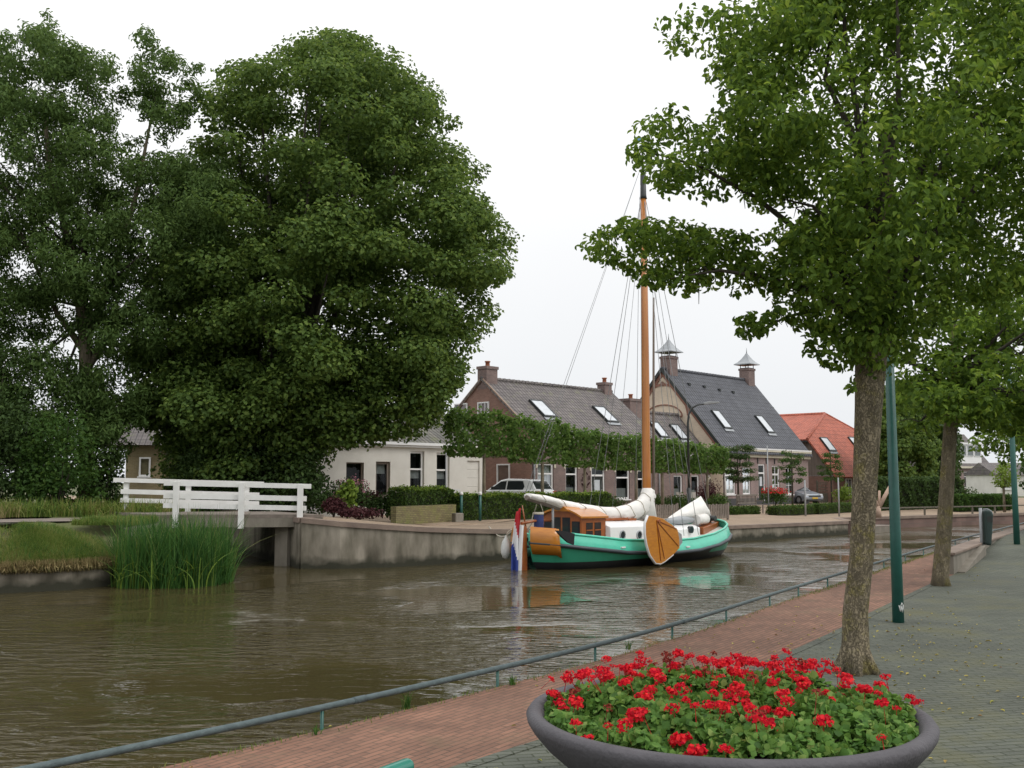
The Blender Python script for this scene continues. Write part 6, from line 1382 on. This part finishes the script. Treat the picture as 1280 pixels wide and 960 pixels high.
mb = MB(); mb.box(.08, .18, -.1535, -.151, .74, .86); mb.build('opening', M['dark_paint'], th)
mb = MB(); mb.tube([(.21, 0, .86), (.235, 0, .9), (.21, 0, .96), (.14, 0, 1.0), (.05, 0, 1.0)], .012, 6); mb.build('hood_rim', M['grey_metal'], th)
# green tube rail in the foreground
a = GP(508, 958, .78); b_ = GP(440, 984, .78); d = (b_ - a).normalized(); th = thing('tube_rail', 'rounded end of a green tubular rail at the bottom edge', 'rail', (a.x, a.y, 0))
az_ = Vector((0, 0, .78)); ends = [az_ - d * .0 + d * (-.022 + .022 * (1 - math.cos(t_))) for t_ in np.linspace(0, math.pi / 2, 5)]; rads = [.002 + .021 * math.sin(t_) for t_ in np.linspace(0, math.pi / 2, 5)]
mb = MB(); mb.tube(ends + [az_ + d * .5, az_ + d * 1.5], rads + [.023, .023], 16); mb.build('tube', M['teal_b'] if 'teal_b' in M else mat('green_tube', (.02, .2, .15), (.015, .15, .11), .35, 6, coat=.3), th)
for k in (.45, 1.3): MB().tube([d * k + Vector((0, 0, -.05)), d * k + Vector((0, 0, .77))], .02, 10).build('leg', M['teal'], th)
# bowl planter
pp = RP(906, 900, 5.16); PC = Vector((pp.x + .01, 5.2, 0)); RR = .965; ZR = .5
th = thing('bowl_planter', 'wide dark grey concrete bowl planter full of red flowers', 'planter', PC)
prof = [(.001, 0), (.36, 0), (.42, .02), (.55, .1), (.74, .22), (.88, .34), (.94, .41), (.965, .45), (.97, .475), (.955, .497), (.925, .5), (.9, .49), (.885, .46), (.86, .38), (.001, .37)]
mb = MB(); mb.lathe(prof, n=96); mb.build('bowl', M['bowl'], th)
mb = MB(); mb.lathe([(.868, .43), (.5, .45), (.001, .46)], n=48); mb.build('soil', M['soil'], th)
gr = thing('geraniums', 'mass of red geraniums growing in the grey bowl planter', 'flowers', (PC.x, PC.y, .44))
r = np.random.default_rng(77); n = 15000; rad = np.sqrt(r.random(n)) * .88; an = r.uniform(0, 6.283, n)
bumpz = lambda x, y: .035 * np.sin(x * 9 + 1) * np.cos(y * 8) + .03 * np.sin(x * 17 + y * 13)
X = rad * np.cos(an); Yv = rad * np.sin(an); zt_ = .05 + .085 * (1 - (rad / .9) ** 3) + bumpz(X, Yv); Zv = zt_ - np.abs(r.normal(0, .04, n)) + .02 * (r.random(n) < .1)
P = np.stack([X, Yv, Zv], 1); Nn = np.stack([X * .5, Yv * .5 - .25, np.ones(n)], 1) + r.normal(size=(n, 3)) * .75
leaf_mesh('foliage', M['leaf_ger'], gr, P, Nn, .037, aspect=1.0, fold=-.22, seed=5)
# flower heads: a few shapes reused
def head_mesh(seed, rad, mt, npet):
    r = np.random.default_rng(seed); d = r.normal(size=(npet, 3)); d[:, 2] = np.abs(d[:, 2]) * 1.0 - .25; d /= np.linalg.norm(d, axis=1, keepdims=True)
    P = d * rad * r.uniform(.5, 1.12, (npet, 1)) * np.array([1, 1, .7]); o = leaf_mesh('flower_head', M[mt], None, P, d + r.normal(size=d.shape) * .45, rad * .46, aspect=.85, fold=.12, seed=seed)
    me = o.data; bm = bmesh.new(); bm.from_mesh(me); lay = bm.faces.layers.float.get('rnd')
    s_ = [bm.verts.new((x, y, z)) for x, y, z in ((-.003, 0, -.13), (.003, 0, -.13), (.002, .004, .0), (-.002, .004, 0))]; bm.faces.new(s_); bm.to_mesh(me); bm.free()
    bpy.data.objects.remove(o); return me
HM = [head_mesh(300 + k, .034 + .006 * (k % 3), 'petal', [80, 46, 96, 60, 34, 90, 70][k]) for k in range(7)]; HO = [head_mesh(320 + k, .034, 'petal_old', 34) for k in range(3)]
rest = []; cnt = 0; placed = []
for k in range(4000):
    if cnt >= 165: break
    rr_ = math.sqrt(r.random()) * .93; an_ = r.uniform(0, 6.283); x = rr_ * math.cos(an_); y = rr_ * math.sin(an_)
    pb = .4 + .45 * max(0, min(1, (y + .55) / 1.1)) - .3 * max(0, x) * (y < .1) + .12 * (x < -.2)
    if r.random() > pb: continue
    if any((x - a) ** 2 + (y - b_) ** 2 < .044 ** 2 for a, b_ in placed): continue
    placed.append((x, y)); z = .05 + .085 * (1 - min(1, rr_ / .9) ** 3) + float(bumpz(x, y)) + r.uniform(.015, .085) + (.03 if y > .3 else 0)
    old = r.random() < .27; me = (HO if old else HM)[r.integers(0, 3 if old else 7)]
    o = bpy.data.objects.new('flower_head', me); COL.objects.link(o); o.parent = gr; extra = cnt >= 99
    if extra: rest.append(o)
    o.location = (x, y, z); o.rotation_euler = (r.normal() * .25 - .1, r.normal() * .25, r.uniform(0, 6.28)); s_ = r.uniform(.55, 1.05); o.scale = (s_, s_, s_); cnt += 1
bmr = bmesh.new()
for o in rest:
    mm_ = o.data.copy(); mm_.transform(Matrix.LocRotScale(o.location, o.rotation_euler, o.scale)); bmr.from_mesh(mm_); bpy.data.objects.remove(o)
if rest:
    me = bpy.data.meshes.new('flower_buds'); bmr.to_mesh(me); me.materials.append(M['petal']); o = bpy.data.objects.new('small_flower_heads', me); COL.objects.link(o); o.parent = gr; o['kind'] = 'stuff'
# fallen leaves, weeds on the quay edge
n = 620; x = r.normal(0, 1.5, n); c = np.abs(r.normal(0, 2.4, n)) ; P = []
for i in range(n):
    if i % 3: a_, b_ = (T1 - E0).dot(UN) + r.normal() * 2.2, (T1 - E0).dot(NN) + r.normal() * .9
    else: a_, b_ = r.uniform(-5, 14), r.uniform(.05, 6)
    P.append(Q(a_, b_, .006 + r.random() * .006 + (ramp_z(a_) if b_ > RED else 0)))
P = np.array(P); tag(leaf_mesh('fallen_leaves', M['leaf_fallen'], None, P, np.tile([0, 0, 1.], (n, 1)) + r.normal(size=(n, 3)) * .15, .034, seed=70), 'scattered small yellow and brown leaves on the pavings', 'leaves', kind='stuff')
wl = ['tall weed at the quay edge where the brick path begins', 'leafy weed on the quay edge left of the planter, beside a railing post', 'small weed on the quay edge further along', 'tiny weed by the railing near the bottom left corner']
for k, (px, py, nb, h, c_) in enumerate([(508, 886, 26, .12, 0), (640, 856, 26, .07, 1), (785, 812, 20, .08, 2), (395, 918, 14, .06, 3), ]):
    p = GP(px, py, 0); 
    o = blades('weed', M['reed'], None, [(r.normal() * .012, r.normal() * .012, 0) for _ in range(nb)], h * 1.3, .009, .6, 4, 200 + k); o.location = p
    tag(o, ['pale tall weed on the quay edge below the railing', 'green weed tuft on the quay edge beside the second visible railing post', 'small weed tuft on the quay edge above the flowers', 'short weed tuft at the first visible railing post'][c_], 'weed', 'weeds on the quay edge')
Bp = []
for _ in range(1500):
    a_ = r.uniform(-6, 20); Bp.append(Q(a_, r.normal() * .03 + .02, 0))
for _ in range(900):
    a_ = r.uniform(8, 20); Bp.append(Q(a_, r.uniform(0, .12), 0))
tag(blades('moss_grass', M['grass'], None, Bp, .035, .006, .8, 3, 210), 'thin fringe of grass along the quay edge', 'grass', kind='stuff')
print('objects', len(bpy.data.objects), 'faces', sum(len(m.polygons) for m in bpy.data.meshes))
